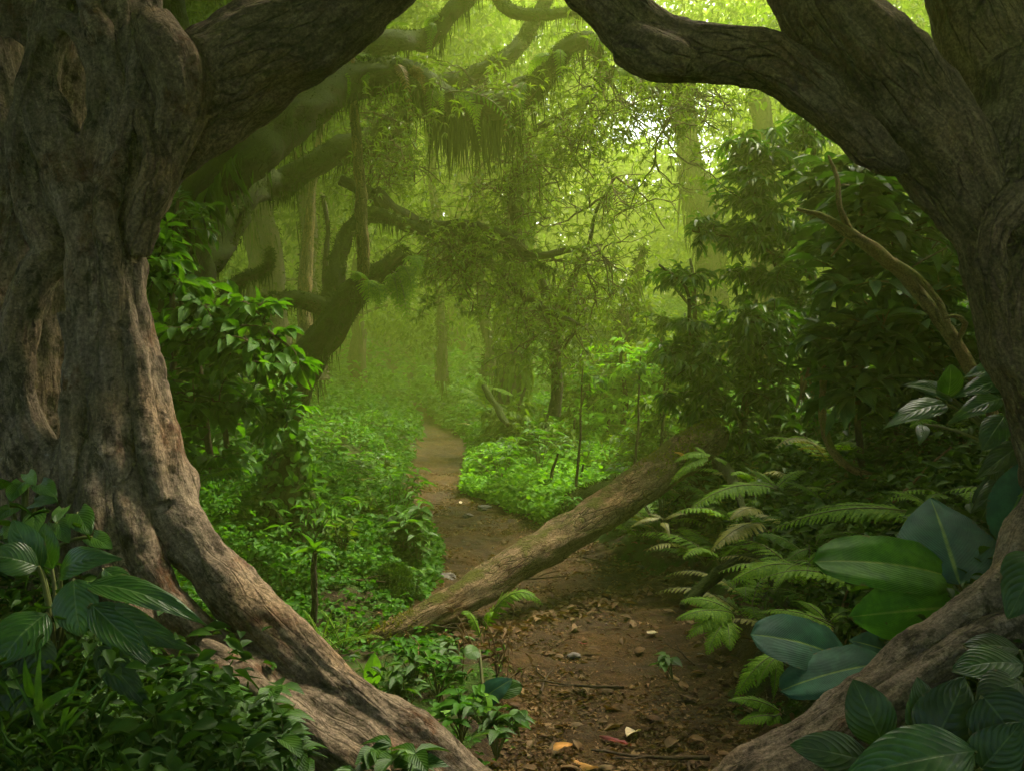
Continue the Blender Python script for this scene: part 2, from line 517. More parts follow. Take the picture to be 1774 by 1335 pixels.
def soilmat(name, a, b, c, green=0, wet=0):
    t = NT(name)
    pos = t.n('ShaderNodeNewGeometry').outputs['Position']
    n1 = t.noise(pos, 2.3, 6, .6); n2 = t.noise(pos, 23, 8, .68); n3 = t.noise(pos, 120, 5, .7)
    f = t.math('ADD', t.math('MULTIPLY', n1, .55), t.math('MULTIPLY', n2, .45))
    col = t.ramp(f, [(.34, a), (.5, b), (.64, c)])
    col = t.mix(t.step(n3, .38, .7), t.mix(1.0, col, (.5, .48, .46), 'MULTIPLY'), t.mix(1.0, col, (1.35, 1.3, 1.2), 'MULTIPLY'))
    v = t.n('ShaderNodeTexVoronoi', {'Vector': pos, 'Scale': 55, 'Randomness': 1}, feature='F1')
    chip = t.step(t.n('ShaderNodeSeparateXYZ', {0: v.outputs['Color']}).outputs[0], .8, .9)
    chip = t.math('MULTIPLY', chip, t.math('SUBTRACT', 1.0, t.step(v.outputs[0], .2, .42)))
    col = t.mix(t.math('MULTIPLY', chip, .6), col, t.mix(t.noise(pos, 7, 2), (.07, .04, .02), (.3, .2, .1)))
    if green:
        m = t.step(t.noise(pos, 5, 6, .65), .55 - green * .3, .75 - green * .3)
        col = t.mix(m, col, t.ramp(n3, [(.3, (.012, .03, .003)), (.7, (.04, .085, .008))]))
    h = t.math('ADD', t.math('MULTIPLY', n2, 1.0), t.math('ADD', t.math('MULTIPLY', n3, .45), t.math('MULTIPLY', chip, .5)))
    r = t.ramp(n1, [(.4, (.75,) * 3), (.6, (.95,) * 3)]) if wet else .95
    bs = t.n('ShaderNodeBsdfPrincipled', {'Base Color': col, 'Roughness': r, 'Specular IOR Level': .12, 'Normal': t.bump(h, .9, .03)})
    return t.out(bs.outputs[0])

M = {}
M['bark_fig'] = barkmat('fig_bark', (.138, .106, .07), (.024, .018, .012), (.29, .235, .165), patches=.8, bump=.6, lichen=.2, cr=.4)
M['bark_fig_rough'] = barkmat('rough_fig_bark', (.14, .102, .062), (.022, .016, .010), (.29, .22, .135), patches=.45, bump=.9, scale=.9, cr=.7, lichen=.08)
M['bark_moss'] = barkmat('mossy_bark', (.030, .021, .012), (.009, .007, .004), (.055, .042, .024), moss=.9, scale=1.2)
M['bark_dark'] = barkmat('dark_bark', (.032, .024, .014), (.010, .007, .004), (.06, .047, .028), moss=.35, scale=1.2)
M['bark_speck'] = barkmat('speckled_bark', (.1, .07, .03), (.012, .009, .004), (.36, .26, .09), moss=.25, scale=1.6, bump=1)
M['bark_far'] = barkmat('forest_bark', (.06, .045, .03), (.02, .015, .01), (.11, .09, .06), moss=.45)
M['bark_log'] = barkmat('fallen_log_bark', (.19, .135, .07), (.05, .033, .017), (.34, .25, .14), moss=.12, mosscol=((.05, .06, .008), (.12, .12, .016)), scale=1.5, bump=1, patches=.45, lichen=.25)
M['bark_vine'] = barkmat('mossy_vine_bark', (.17, .12, .05), (.04, .028, .012), (.27, .22, .08), moss=.4, mosscol=((.06, .07, .006), (.14, .14, .02)), scale=1.6)
M['twig'] = barkmat('twig_bark', (.055, .04, .022), (.02, .014, .008), (.1, .07, .04), bump=.3)
M['moss'] = leafmat('hanging_moss', ((.006, .014, .001), (.014, .028, .002), (.030, .048, .004)), .25, .9, spec=.1)
M['moss_yel'] = leafmat('yellow_moss', ((.05, .06, .0024), (.09, .1, .0048), (.14, .14, .015)), .3, .85, spec=.1)
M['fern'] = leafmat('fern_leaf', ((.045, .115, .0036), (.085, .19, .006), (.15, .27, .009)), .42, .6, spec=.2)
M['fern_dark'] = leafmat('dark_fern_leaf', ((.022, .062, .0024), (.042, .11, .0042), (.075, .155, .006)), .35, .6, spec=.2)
M['fern_yel'] = leafmat('yellowing_fern_leaf', ((.1, .12, .009), (.15, .17, .02), (.22, .2, .04)), .4, .5)
M['fstem'] = leafmat('fern_stem', ((.05, .06, .009), (.08, .09, .02), (.1, .1, .03)), .1, .6)
M['leaf_tree'] = leafmat('canopy_leaf', ((.022, .055, .0018), (.045, .1, .003), (.085, .16, .0048)), .42, .6, spec=.2)
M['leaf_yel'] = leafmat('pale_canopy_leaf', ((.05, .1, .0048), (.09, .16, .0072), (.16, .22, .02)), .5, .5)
M['leaf_drop'] = leafmat('drooping_leaf', ((.035, .075, .0036), (.06, .115, .006), (.11, .17, .02)), .4, .42)
M['leaf_dark'] = leafmat('dark_shrub_leaf', ((.012, .042, .0024), (.024, .078, .0036), (.048, .125, .006)), .34, .45, spec=.35)
M['leaf_shrub'] = leafmat('bright_shrub_leaf', ((.025, .085, .0048), (.045, .14, .0072), (.09, .22, .02)), .42, .52, vein=1, vfreq=7, spec=.25)
M['leaf_gloss'] = leafmat('glossy_broad_leaf', ((.012, .042, .0072), (.022, .068, .0108), (.04, .1, .025)), .25, .55, spec=.25, vein=1, vfreq=9)
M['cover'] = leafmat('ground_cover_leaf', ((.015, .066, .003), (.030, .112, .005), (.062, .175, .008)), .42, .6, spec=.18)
M['cover_sunlit'] = leafmat('sunlit_pale_cover_leaf', ((.05, .15, .006), (.09, .25, .010), (.15, .34, .016)), .45, .6, spec=.18)  # light clover green, raised further to stand in for sun on the clearing
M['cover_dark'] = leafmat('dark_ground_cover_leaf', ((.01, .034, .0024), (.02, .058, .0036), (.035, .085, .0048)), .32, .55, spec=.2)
M['herb'] = leafmat('herb_leaf', ((.02, .065, .0048), (.035, .1, .0078), (.065, .15, .022)), .3, .4, vein=1, vfreq=7)
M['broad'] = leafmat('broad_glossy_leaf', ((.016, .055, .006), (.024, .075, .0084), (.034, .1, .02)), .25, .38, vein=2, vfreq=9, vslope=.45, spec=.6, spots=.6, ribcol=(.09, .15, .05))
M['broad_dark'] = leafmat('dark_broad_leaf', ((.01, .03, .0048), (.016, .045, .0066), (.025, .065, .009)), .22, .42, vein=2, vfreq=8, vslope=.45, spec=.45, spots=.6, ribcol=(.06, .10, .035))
M['calathea'] = leafmat('blue_green_ribbed_leaf', ((.018, .075, .05), (.022, .09, .06), (.03, .11, .07)), .25, .52, vein=1, vfreq=30, vslope=.5, vb=.4, spec=.2, spots=.7, vmix=.75, ribcol=(.16, .24, .05), veinlight=1.7, tcol=(.9, 1.4, .6))
M['calathea_green'] = leafmat('fresh_green_ribbed_leaf', ((.035, .13, .0072), (.05, .17, .0096), (.06, .2, .02)), .38, .45, vein=1, vfreq=30, vslope=.5, vb=.4, spec=.2, spots=.7, vmix=.75, ribcol=(.16, .24, .05), veinlight=1.7)
M['yellowleaf'] = leafmat('bright_young_leaf', ((.12, .32, .03), (.16, .38, .04), (.2, .42, .05)), .45, .4, vein=1, vfreq=10)
M['soil'] = soilmat('forest_soil', (.018, .011, .007), (.04, .025, .014), (.075, .05, .028), green=.55)
M['path'] = soilmat('path_soil', (.02, .0105, .0032), (.052, .028, .0085), (.1, .058, .02), wet=1)
M['dead'] = leafmat('dead_leaf', ((.05, .026, .012), (.105, .06, .027), (.21, .14, .075)), .15, .7, spec=.2, vein=1, vfreq=7)
M['dead_red'] = leafmat('red_dead_leaf', ((.16, .02, .02), (.22, .03, .03), (.25, .05, .04)), .2, .5, vein=1)
M['dead_orange'] = leafmat('orange_dead_leaf', ((.45, .2, .04), (.5, .25, .06), (.55, .3, .08)), .2, .5, vein=1)
M['dead_pale'] = leafmat('pale_dead_leaf', ((.5, .42, .28), (.55, .46, .3), (.6, .5, .34)), .2, .5, vein=1)
M['straw'] = leafmat('dry_hanging_leaf', ((.06, .035, .014), (.12, .075, .03), (.2, .13, .055)), .1, .7, tcol=(1, .9, .6), spec=.15)
t = NT('stone'); pos = t.n('ShaderNodeNewGeometry').outputs['Position']
nn = t.noise(pos, 30, 6, .65)
M['stone'] = t.out(t.n('ShaderNodeBsdfPrincipled', {'Base Color': t.ramp(nn, [(.3, (.03, .024, .018)), (.7, (.12, .1, .075))]), 'Roughness': .8, 'Normal': t.bump(nn, .6, .01)}).outputs[0])
# ---------------------------------------------------------------- terrain
PY = np.array([-14, 0, 2.5, 3.5, 4.65, 5.6, 6.4, 7.4, 8.5, 10.2, 12.8, 15, 18.2, 22, 60])
PXC = np.array([.3, .3, .36, .42, .50, .28, .26, .0, -.36, -.86, -.95, -.98, -1.45, -2.3, -6])
PHW = np.array([.5, .5, .5, .5, .55, .82, .76, .56,   .52, .36, .40, .42, .26, .12, .02])

def path_c(y): return np.interp(y, PY, PXC), np.interp(y, PY, PHW)

def G0(x, y):
    x = np.asarray(x, float); y = np.asarray(y, float)
    c, h = path_c(y)
    dl = np.maximum(0, (c - h) - x); dr = np.maximum(0, x - (c + h))
    dip = 1 - .94 * np.exp(-((y - 4.65) / 1.0) ** 2) * (1 - sstep(1.2, 2.4, dl))
    near = 1 - sstep(5.5, 9.0, y)
    z = (.42 * (1 - np.exp(-dl / .9)) + .14 * dl) * dip
    zr_near = 1.7 * (1 - np.exp(-dr / 1.7)) + .25 * dr
    zr_near = zr_near * (.70 + .30 * sstep(3.7, 5.2, y))
    zr_far = .16 * (1 - np.exp(-dr / .9)) + .10 * dr
    z = z + near * zr_near + (1 - near) * zr_far
    z = z + .10 * np.maximum(0, y - 19) * (1 - .55 * sstep(0, 12, x))
    inpath = np.exp(-((x - c) / np.maximum(h, .05)) ** 4)
    z = z - .05 * inpath
    return z

def G(x, y):
    x = np.atleast_1d(np.asarray(x, float)); y = np.atleast_1d(np.asarray(y, float))
    p = np.stack([x, y, x * 0], -1).reshape(-1, 3)
    c, h = path_c(y)
    off = sstep(.8, 1.6, np.abs(x - c) / np.maximum(h, .05))
    n = fbm(p * .9, 3, 3).reshape(x.shape) * .10 * off + fbm(p * 4.5, 3, 9).reshape(x.shape) * (.018 + .03 * off)
    return G0(x, y) + n

def g1(x, y): return float(G(x, y)[0])
def on(x, y, dz=0): return np.array([x, y, g1(x, y) + dz])
def gpx(px, d, dz=0):
    """ground point below photo column px at depth d"""
    q = P(px, 667, d); return on(q[0], q[1], dz)

def grid(xs, ys, zf, name, mat, kind='structure'):
    X, Y = np.meshgrid(xs, ys)
    Z = zf(X, Y)
    m = len(xs)
    i = np.arange(len(ys) - 1)[:, None] * m; j = np.arange(m - 1)[None]
    F = np.stack([i + j, i + j + 1, i + m + j + 1, i + m + j], 2).reshape(-1, 4)
    o = MB().add(np.stack([X, Y, Z], -1).reshape(-1, 3), F).build(name, mat)
    o['kind'] = kind
    return o

xs = np.concatenate([np.arange(-40, -6, 1.0), np.arange(-6, -3, .12), np.arange(-3, 4, .04), np.arange(4, 7, .12), np.arange(7, 41, 1.0)])
ys = np.concatenate([np.arange(-13, 1, .8), np.arange(1, 9, .04), np.arange(9, 24, .12), np.arange(24, 62, 1.0)])
grid(xs, ys, G, 'ground', M['soil'])

# the trodden path: a thin sheet over the ground whose ragged edges dip under it
pu = np.linspace(-1.25, 1.25, 110); py_ = np.concatenate([np.arange(1.5, 9, .022), np.arange(9, 23, .06)])
PU, PV = np.meshgrid(pu, py_)
c, h = path_c(PV)
X = c + PU * np.maximum(h, .02) * 1.15
pp = np.stack([X, PV, X * 0], -1).reshape(-1, 3)
edge = np.abs(PU) + .22 * fbm(pp * 3.2, 3, 21).reshape(PU.shape)
clod = fbm(pp * 17, 4, 31, .6).reshape(PU.shape)
Z = G(X, PV) + .008 + .006 * clod + .022 * np.maximum(0, fbm(pp * 6.5, 3, 41).reshape(PU.shape)) ** 1.0 - .12 * sstep(.92, 1.2, edge)
m = len(pu); i = np.arange(len(py_) - 1)[:, None] * m; j = np.arange(m - 1)[None]
F = np.stack([i + j, i + j + 1, i + m + j + 1, i + m + j], 2).reshape(-1, 4)
o = MB().add(np.stack([X, PV, Z], -1).reshape(-1, 3), F).build('path', M['path']); o['kind'] = 'structure'
def path_z(x, y): return g1(x, y) + .014
# ---------------------------------------------------------------- the two great trees that frame the view
def fused(root, groups, voxel, mats, lump=.02, fibre=.006, seed=0, smooth=2):
    """groups: {part name: [chains of (x y z r)]}. All tubes are fused into one skin, which is then cut into its parts
    (same borders, same normals), so that trunk, limb and root run into each other as on a living tree."""
    mb = MB(); S = []; gid = []; names = []; ci = 0
    for nm, chains in groups:
        names.append(nm)
        for ch in chains:
            c = cr(ch, .04)
            tube(mb, c[:, :3], c[:, 3], 20, 0, .16, seed + ci)
            T, N, B = frames(c[:, :3])
            s = np.concatenate([[0], np.cumsum(np.linalg.norm(np.diff(c[:, :3], axis=0), axis=1))])
            S.append(np.hstack([c, N, B, s[:, None] + ci * 3.7, T])); gid.append(np.full(len(c), len(names) - 1)); ci += 1
    S = np.vstack(S); gid = np.concatenate(gid)
    tmp = bpy.data.objects.new('tmp', mb.mesh('tmp', mats[0]))
    COL.objects.link(tmp)
    # weld caps so that the voxel remesh sees closed shells
    w = tmp.modifiers.new('w', 'WELD'); w.merge_threshold = 1e-5
    r = tmp.modifiers.new('r', 'REMESH'); r.mode = 'VOXEL'; r.voxel_size = voxel
    sm = tmp.modifiers.new('s', 'SMOOTH'); sm.factor = .5; sm.iterations = smooth
    dg = bpy.context.evaluated_depsgraph_get()
    me = bpy.data.meshes.new_from_object(tmp.evaluated_get(dg))
    bpy.data.objects.remove(tmp)
    n = len(me.vertices)
    V = np.empty(n * 3, np.float32); me.vertices.foreach_get('co', V); V = V.reshape(-1, 3).astype(float)
    Nr = np.empty(n * 3, np.float32); me.vertices.foreach_get('normal', Nr); Nr = Nr.reshape(-1, 3).astype(float)
    nf = len(me.polygons)
    li = np.empty(len(me.loops), np.int32); me.loops.foreach_get('vertex_index', li)
    assert len(li) == nf * 4
    Q = li.reshape(-1, 4)
    bpy.data.meshes.remove(me)
    near = np.zeros(n, int)
    for a in range(0, n, 20000):
        d = np.linalg.norm(V[a:a + 20000, None] - S[None, :, :3], axis=2) - S[None, :, 3]
        near[a:a + 20000] = d.argmin(1)
    s = S[near]
    off = V - s[:, :3]
    x = (off * s[:, 4:7]).sum(1); y = (off * s[:, 7:10]).sum(1); ax = (off * s[:, 11:14]).sum(1)
    bk = np.stack([x, y, s[:, 10] + ax], 1)
    big = fbm(V * 3.2, 3, seed + 50); med = fbm(V * 9, 3, seed + 60)
    fib = fbm(bk * np.array([26, 26, 3.0]), 4, seed + 70, .6)
    rid = 1 - np.abs(fbm(bk * np.array([11, 11, 1.3]), 3, seed + 80))
    V = V + Nr * (lump * big + lump * .45 * med + fibre * fib + fibre * 1.3 * (rid - .6))[:, None]
    # smooth vertex normals of the whole skin
    fn = np.cross(V[Q[:, 2]] - V[Q[:, 0]], V[Q[:, 3]] - V[Q[:, 1]])
    vn = np.zeros_like(V)
    for k in range(4): np.add.at(vn, Q[:, k], fn)
    vn = unit(vn)
    fg = gid[near][Q[:, 0]]
    org = np.array(root.location)
    for k, nm in enumerate(names):
        fq = Q[fg == k]
        if not len(fq): continue
        used, inv = np.unique(fq, return_inverse=True)
        o = MB().add(V[used], inv.reshape(-1, 4), None, bk[used]).build(nm, mats[k], root)
        o.data.normals_split_custom_set_from_vertices([tuple(v) for v in vn[used]])
    print('fused', root.name, n)

def ch(rows): return pxchain(rows)

# ---- left tree
LT = thing('strangler_fig', 'huge gnarled grey-brown tree of twisted stems, root slanting down past glossy leaves', 'tree', P(100, 1120, 3.4))
left = [
 ('trunk', [ch(r) for r in [
  [(10, -420, 3.95, 150), (30, 0, 3.95, 150), (20, 300, 3.95, 150), (10, 600, 4.0, 150), (10, 850, 3.92, 165), (0, 1150, 3.75, 200), (-10, 1400, 3.7, 220)],
  [(215, -420, 3.45, 63), (222, -40, 3.4, 61), (228, 120, 3.35, 59), (212, 250, 3.3, 50), (200, 380, 3.28, 45), (210, 500, 3.28, 43), (232, 620, 3.27, 45), (252, 730, 3.25, 49), (268, 820, 3.22, 47), (290, 900, 3.2, 45)],
  [(130, -420, 3.45, 50), (120, -60, 3.42, 45), (85, 70, 3.38, 36), (75, 170, 3.34, 40), (110, 280, 3.28, 47), (150, 370, 3.25, 45), (165, 480, 3.22, 41), (160, 600, 3.2, 41), (150, 720, 3.2, 45), (140, 830, 3.18, 50), (120, 950, 3.15, 54), (100, 1150, 3.15, 63)],
  [(100, 30, 3.36, 23), (150, 60, 3.3, 25), (175, 130, 3.26, 25), (178, 190, 3.25, 21), (155, 250, 3.25, 17), (148, 310, 3.25, 15)],
  [(-30, 100, 3.5, 63), (10, 240, 3.45, 50), (30, 330, 3.4, 43), (10, 430, 3.38, 40), (-14, 520, 3.36, 40), (-12, 620, 3.32, 40), (10, 720, 3.28, 40), (45, 800, 3.22, 45), (50, 900, 3.2, 54), (20, 1050, 3.2, 63)],
  [(110, 420, 3.3, 27), (66, 470, 3.28, 27), (36, 550, 3.26, 29), (32, 650, 3.24, 27), (56, 740, 3.22, 29), (85, 810, 3.18, 34), (90, 890, 3.13, 43)],
  [(252, 60, 3.24, 15), (236, 160, 3.22, 16), (205, 260, 3.2, 15), (184, 360, 3.17, 15), (190, 450, 3.15, 16), (205, 560, 3.16, 15)],
  [(66, 60, 3.3, 17), (42, 150, 3.27, 17), (26, 250, 3.28, 16), (46, 350, 3.28, 17), (88, 440, 3.24, 16)],
  [(206, 500, 3.19, 13), (234, 600, 3.18, 15), (248, 700, 3.15, 17), (262, 790, 3.1, 19), (282, 870, 3.08, 19)],
  [(112, 540, 3.16, 14), (126, 650, 3.13, 16), (122, 750, 3.11, 20), (134, 840, 3.07, 25), (150, 930, 3.05, 29)],
  [(130, -40, 3.33, 19), (165, 40, 3.26, 18), (196, 120, 3.24, 17), (214, 210, 3.22, 16), (206, 300, 3.2, 15)],
  [(70, 200, 3.36, 31), (50, 270, 3.34, 27), (60, 350, 3.32, 29), (90, 420, 3.3, 31)],
  [(185, 440, 3.22, 27), (192, 540, 3.2, 27), (188, 640, 3.17, 29), (195, 740, 3.13, 31), (205, 830, 3.1, 34), (220, 900, 3.08, 36)],
 ]]),
 ('limb', [ch(r) for r in [
  [(225, 400, 3.28, 40), (262, 300, 3.32, 52), (310, 205, 3.36, 76), (380, 140, 3.4, 86), (460, 88, 3.4, 86), (545, 45, 3.38, 82), (620, -5, 3.32, 72), (690, -70, 3.28, 62), (780, -160, 3.25, 56), (900, -270, 3.2, 50)],
  [(262, 40, 3.3, 34), (300, 110, 3.22, 46), (318, 170, 3.2, 44), (300, 235, 3.2, 34), (285, 290, 3.2, 26), (262, 350, 3.2, 18)],
  [(236, 170, 3.26, 18), (262, 225, 3.2, 22), (276, 285, 3.16, 24), (262, 330, 3.17, 26), (250, 385, 3.2, 20), (240, 440, 3.22, 16)],
 ]]),
 ('root', [ch(r) for r in [
  [(236, 640, 3.3, 34), (256, 740, 3.24, 44), (280, 840, 3.18, 51), (310, 910, 3.15, 44), (360, 975, 3.1, 43), (430, 1052, 3.04, 44), (518, 1134, 3.0, 46), (605, 1204, 3.0, 47), (700, 1280, 3.0, 50), (800, 1345, 2.98, 48), (900, 1410, 2.95, 44), (1000, 1475, 2.9, 38)],
  [(205, 720, 3.2, 26), (212, 810, 3.13, 34), (222, 880, 3.08, 36), (244, 960, 3.05, 30), (288, 1043, 3.0, 29), (352, 1112, 2.97, 36), (445, 1178, 2.95, 42), (560, 1245, 2.92, 46), (660, 1315, 2.9, 46), (760, 1390, 2.86, 44)],
  [(335, 1130, 2.9, 26), (400, 1165, 2.88, 34), (480, 1225, 2.85, 36), (560, 1290, 2.82, 36), (640, 1350, 2.8, 34), (720, 1420, 2.78, 34)],
  [(165, 760, 3.18, 34), (172, 830, 3.1, 42), (172, 900, 3.05, 42), (190, 990, 3.0, 38), (240, 1085, 2.95, 40), (310, 1165, 2.95, 40), (400, 1230, 2.95, 50), (500, 1320, 2.92, 60), (600, 1400, 2.9, 60)],
 ]])]
fused(LT, left, .0078, [M['bark_fig'], M['bark_fig_rough'], M['bark_fig']], .019, .0065, 3)

# ---- right tree
RT = thing('spreading_fig', 'massive brown tree with heavy knobbed limbs arching over the path beside blue-green leaves', 'tree', P(1850, 1000, 3.4))
right = [
 ('trunk', [ch(r) for r in [
  [(1850, -300, 3.9, 150), (1850, 150, 3.9, 150), (1860, 500, 3.85, 130), (1880, 800, 3.8, 110), (1900, 1150, 3.7, 130), (1920, 1400, 3.7, 150)],
  [(1690, 330, 3.32, 56), (1722, 430, 3.3, 56), (1752, 520, 3.28, 58), (1768, 610, 3.28, 54), (1798, 700, 3.28, 52), (1830, 790, 3.28, 52), (1850, 880, 3.28, 60), (1850, 980, 3.26, 70)],
  [(1860, 220, 3.4, 60), (1800, 300, 3.28, 34), (1757, 352, 3.2, 32), (1722, 400, 3.17, 30), (1718, 450, 3.17, 27), (1735, 500, 3.2, 26), (1750, 560, 3.24, 26)],
  [(1820, 380, 3.25, 46), (1775, 450, 3.2, 42), (1765, 530, 3.19, 42), (1782, 600, 3.19, 42), (1812, 680, 3.2, 44)],
  [(1790, 160, 3.4, 96), (1770, 240, 3.34, 92), (1750, 320, 3.32, 70)],
  [(1660, -260, 3.65, 86), (1680, -60, 3.62, 84), (1705, 60, 3.55, 84), (1745, 150, 3.5, 86), (1800, 240, 3.5, 90)],
 ]]),
 ('limb', [ch(r) for r in [
  [(1330, -330, 3.3, 80), (1395, -120, 3.35, 84), (1432, 10, 3.35, 84), (1500, 110, 3.33, 90), (1580, 205, 3.32, 90), (1640, 290, 3.3, 76), (1690, 370, 3.3, 62), (1722, 450, 3.3, 52)],
 ]]),
 ('limb', [ch(r) for r in [
  [(860, -190, 3.2, 40), (960, -80, 3.25, 45), (1045, -10, 3.28, 48), (1100, 48, 3.3, 50), (1160, 86, 3.3, 52), (1220, 92, 3.3, 46), (1280, 98, 3.3, 48), (1340, 108, 3.28, 54), (1400, 148, 3.24, 50), (1450, 195, 3.22, 44), (1495, 240, 3.2, 40), (1530, 272, 3.19, 32), (1560, 285, 3.22, 20)],
  [(1090, 70, 3.25, 36), (1140, 100, 3.22, 40), (1185, 112, 3.22, 32)],
 ]]),
 ('root', [ch(r) for r in [
  [(1850, 850, 3.28, 60), (1810, 920, 3.25, 52), (1765, 985, 3.2, 44), (1715, 1050, 3.15, 38), (1640, 1118, 3.1, 38), (1540, 1185, 3.05, 42), (1440, 1255, 3.0, 48), (1340, 1325, 2.95, 52), (1240, 1395, 2.9, 50), (1140, 1460, 2.88, 45)],
  [(1860, 1030, 3.15, 44), (1780, 1082, 3.08, 28), (1700, 1112, 3.02, 26), (1620, 1160, 2.98, 30), (1530, 1225, 2.93, 38), (1430, 1300, 2.9, 46), (1330, 1370, 2.85, 50), (1240, 1440, 2.8, 50)],
 ]])]
fused(RT, right, .008, [M['bark_fig_rough'], M['bark_fig_rough'], M['bark_fig_rough'], M['bark_fig']], .02, .0065, 90)
# ---------------------------------------------------------------- mossy trees of the middle distance
def hang(mb, C, n, L0, L1, W=.01, T=L_STRAND, mat=0, under=True, spread=.1):
    """strands of moss hanging from a limb (rows x y z r)"""
    cl = rng.integers(0, len(C), max(3, n // 14)); i = np.clip(np.rint(cl[rng.integers(0, len(cl), n)] + rng.normal(scale=.7, size=n)), 0, len(C) - 1).astype(int)
    b = C[i, :3] + rng.normal(scale=.5, size=(n, 3)) * C[i, 3:4]
    b[:, 2] = C[i, 2] - (C[i, 3] * rng.uniform(.2, .95, n) if under else -C[i, 3] * .6)
    D = unit(np.stack([rng.normal(scale=spread, size=n), rng.normal(scale=spread, size=n), -np.ones(n)], 1))
    leaves(mb, T, b, D, rand_dir(n), L0 + (L1 - L0) * rng.random(n) ** 2.2, W * rng.uniform(.4, 1.2, n), mat)

def fuzz(mb, C, n, L=.05, W=.014):
    """short moss standing on the skin of a limb"""
    i = rng.integers(0, len(C), n)
    d = rand_dir(n, .35)
    leaves(mb, L_TINY, C[i, :3] + d * C[i, 3:4] * .92, unit(d + rng.normal(scale=.5, size=(n, 3)) - UP * .4), d, L * rng.uniform(.5, 1.3, n), W)

def hanging_fronds(root, C, n, L0, L1, W, mat, name='fern_frond', fine=True):
    for k in range(n):
        i = rng.integers(0, len(C))
        b = C[i, :3] + np.array([0, -C[i, 3] * .7, C[i, 3] * .3])
        L = L0 * .6 + (L1 * 1.15 - L0 * .6) * rng.random() ** 1.5
        dx = rng.normal(scale=.55)
        tip = b + np.array([dx * L, -.25 * L * rng.random(), -L * .9])
        mb = MB(); frond(mb, b, tip, width=W, pairs=20, nhint=(rng.normal(scale=.3), -1, .3), fine=fine,
                         sag=b + np.array([dx * .9 * L, -.3 * L, .06 * L]))
        mb.build(name, [M['straw'] if rng.random() < .1 else (M['fern'] if rng.random() < .25 else mat), M['fstem']], root)

def sx(C, a, b):
    d = (C[:, :3] - CAM) @ FWD
    px = 887 + FPX * (C[:, :3] - CAM) @ RGT / d
    return C[(px >= a) & (px <= b)]

# big mossy tree behind the strangler fig
mt = thing('mossy_tree', 'dark moss-hung tree with a long serpentine limb reaching over the path', 'tree', P(285, 790, 7.2))
b = MB(); limb(b, [(265, 900, 7.2, 80), (285, 780, 7.2, 62), (300, 640, 7.25, 52), (308, 520, 7.3, 52), (312, 420, 7.3, 58), (318, 330, 7.3, 60), (290, 200, 7.3, 50), (270, 50, 7.3, 45), (250, -200, 7.3, 40)], .05, 24, .34, 5); b.build('trunk', M['bark_moss'], mt)
b = MB(); l1 = limb(b, [(322, 380, 7.3, 42.0), (370, 320, 7.2, 43.7), (430, 250, 7.3, 46.2), (500, 200, 7.5, 42.0), (570, 160, 7.8, 35.3), (635, 128, 8.0, 31.9), (690, 132, 8.1, 28.6), (740, 160, 8.2, 26.0), (800, 182, 8.3, 25.2), (870, 178, 8.4, 25.2), (925, 148, 8.5, 21.0), (960, 112, 8.5, 18.5), (990, 80, 8.5, 16.0), (1025, 68, 8.5, 14.3), (1043, 82, 8.5, 12.6), (1048, 115, 8.5, 10.1), (1075, 125, 8.5, 10.1), (1105, 130, 8.5, 10.1), (1140, 142, 8.5, 8.4), (1190, 148, 8.5, 5.9)], .045, 18, .42, 6, .03); b.build('limb', M['bark_moss'], mt)
b = MB(); l2 = limb(b, [(325, 470, 7.4, 28.8), (380, 400, 7.9, 28.8), (440, 338, 8.6, 27.4), (500, 312, 9, 24.5), (560, 285, 9, 22.3), (640, 240, 9.2, 21.6), (705, 205, 9.3, 19.4), (770, 150, 9.5, 17.3), (840, 122, 9.6, 15.8), (885, 95, 9.7, 14.4), (915, 50, 9.8, 12.2), (945, 0, 9.9, 10.8), (985, -80, 10, 8.6)], .05, 16, .38, 7, .06); b.build('limb', M['bark_moss'], mt)
b = MB(); l3 = limb(b, [(560, 150, 8.5, 20), (620, 100, 9, 20), (690, 72, 9.2, 20), (750, 52, 9.4, 17), (800, 10, 9.5, 15), (850, -50, 9.6, 12)], .05, 12, .36, 8, .06); b.build('limb', M['bark_moss'], mt)
b = MB(); l4 = limb(b, [(850, -60, 9.4, 12), (865, 0, 9.4, 12), (895, 22, 9.3, 11), (945, 26, 9.2, 10), (1010, 16, 9.1, 9), (1060, -10, 9, 8)], .06, 10, .2, 9); b.build('branch', M['bark_moss'], mt)
b = MB()
hang(b, sx(l1, 300, 690), 700, .05, .22, .010); hang(b, sx(l1, 690, 960), 450, .05, .35, .008); hang(b, sx(l1, 755, 900), 330, .25, .62, .008); hang(b, sx(l1, 960, 1200), 350, .05, .25, .007)
hang(b, l2, 900, .04, .2, .010); hang(b, l3, 300, .05, .3, .009); hang(b, l4, 250, .05, .2, .008)
for l, n in ((l1, 15000), (l2, 9000), (l3, 4000), (l4, 2000)): fuzz(b, l, n, .03, .013)
b.build('moss', M['moss'], mt)
hanging_fronds(mt, sx(l1, 690, 925), 13, .3, .62, .14, M['fern_dark'])
hanging_fronds(mt, sx(l1, 925, 1150), 9, .25, .5, .16, M['fern'])
hanging_fronds(mt, sx(l1, 440, 690), 7, .3, .5, .14, M['fern_dark'])
hanging_fronds(mt, l3, 6, .25, .5, .16, M['fern_dark'])
# strap leaves hanging from the thick part of the limb
b = MB(); n = 70; C = sx(l1, 320, 470); i = rng.integers(0, len(C), n)
leaves(b, L_LAN, C[i, :3] + np.array([0, -1, -.3]) * C[i, 3:4] * rng.uniform(.6, 1.2, (n, 1)), unit(np.stack([rng.normal(scale=.25, size=n), -.2 + 0 * i, -np.ones(n)], 1)), np.array([0, -1, .2]) + rng.normal(scale=.3, size=(n, 3)), rng.uniform(.2, .38, n), .06)
b.build('strap_leaves', M['fern_dark'], mt)

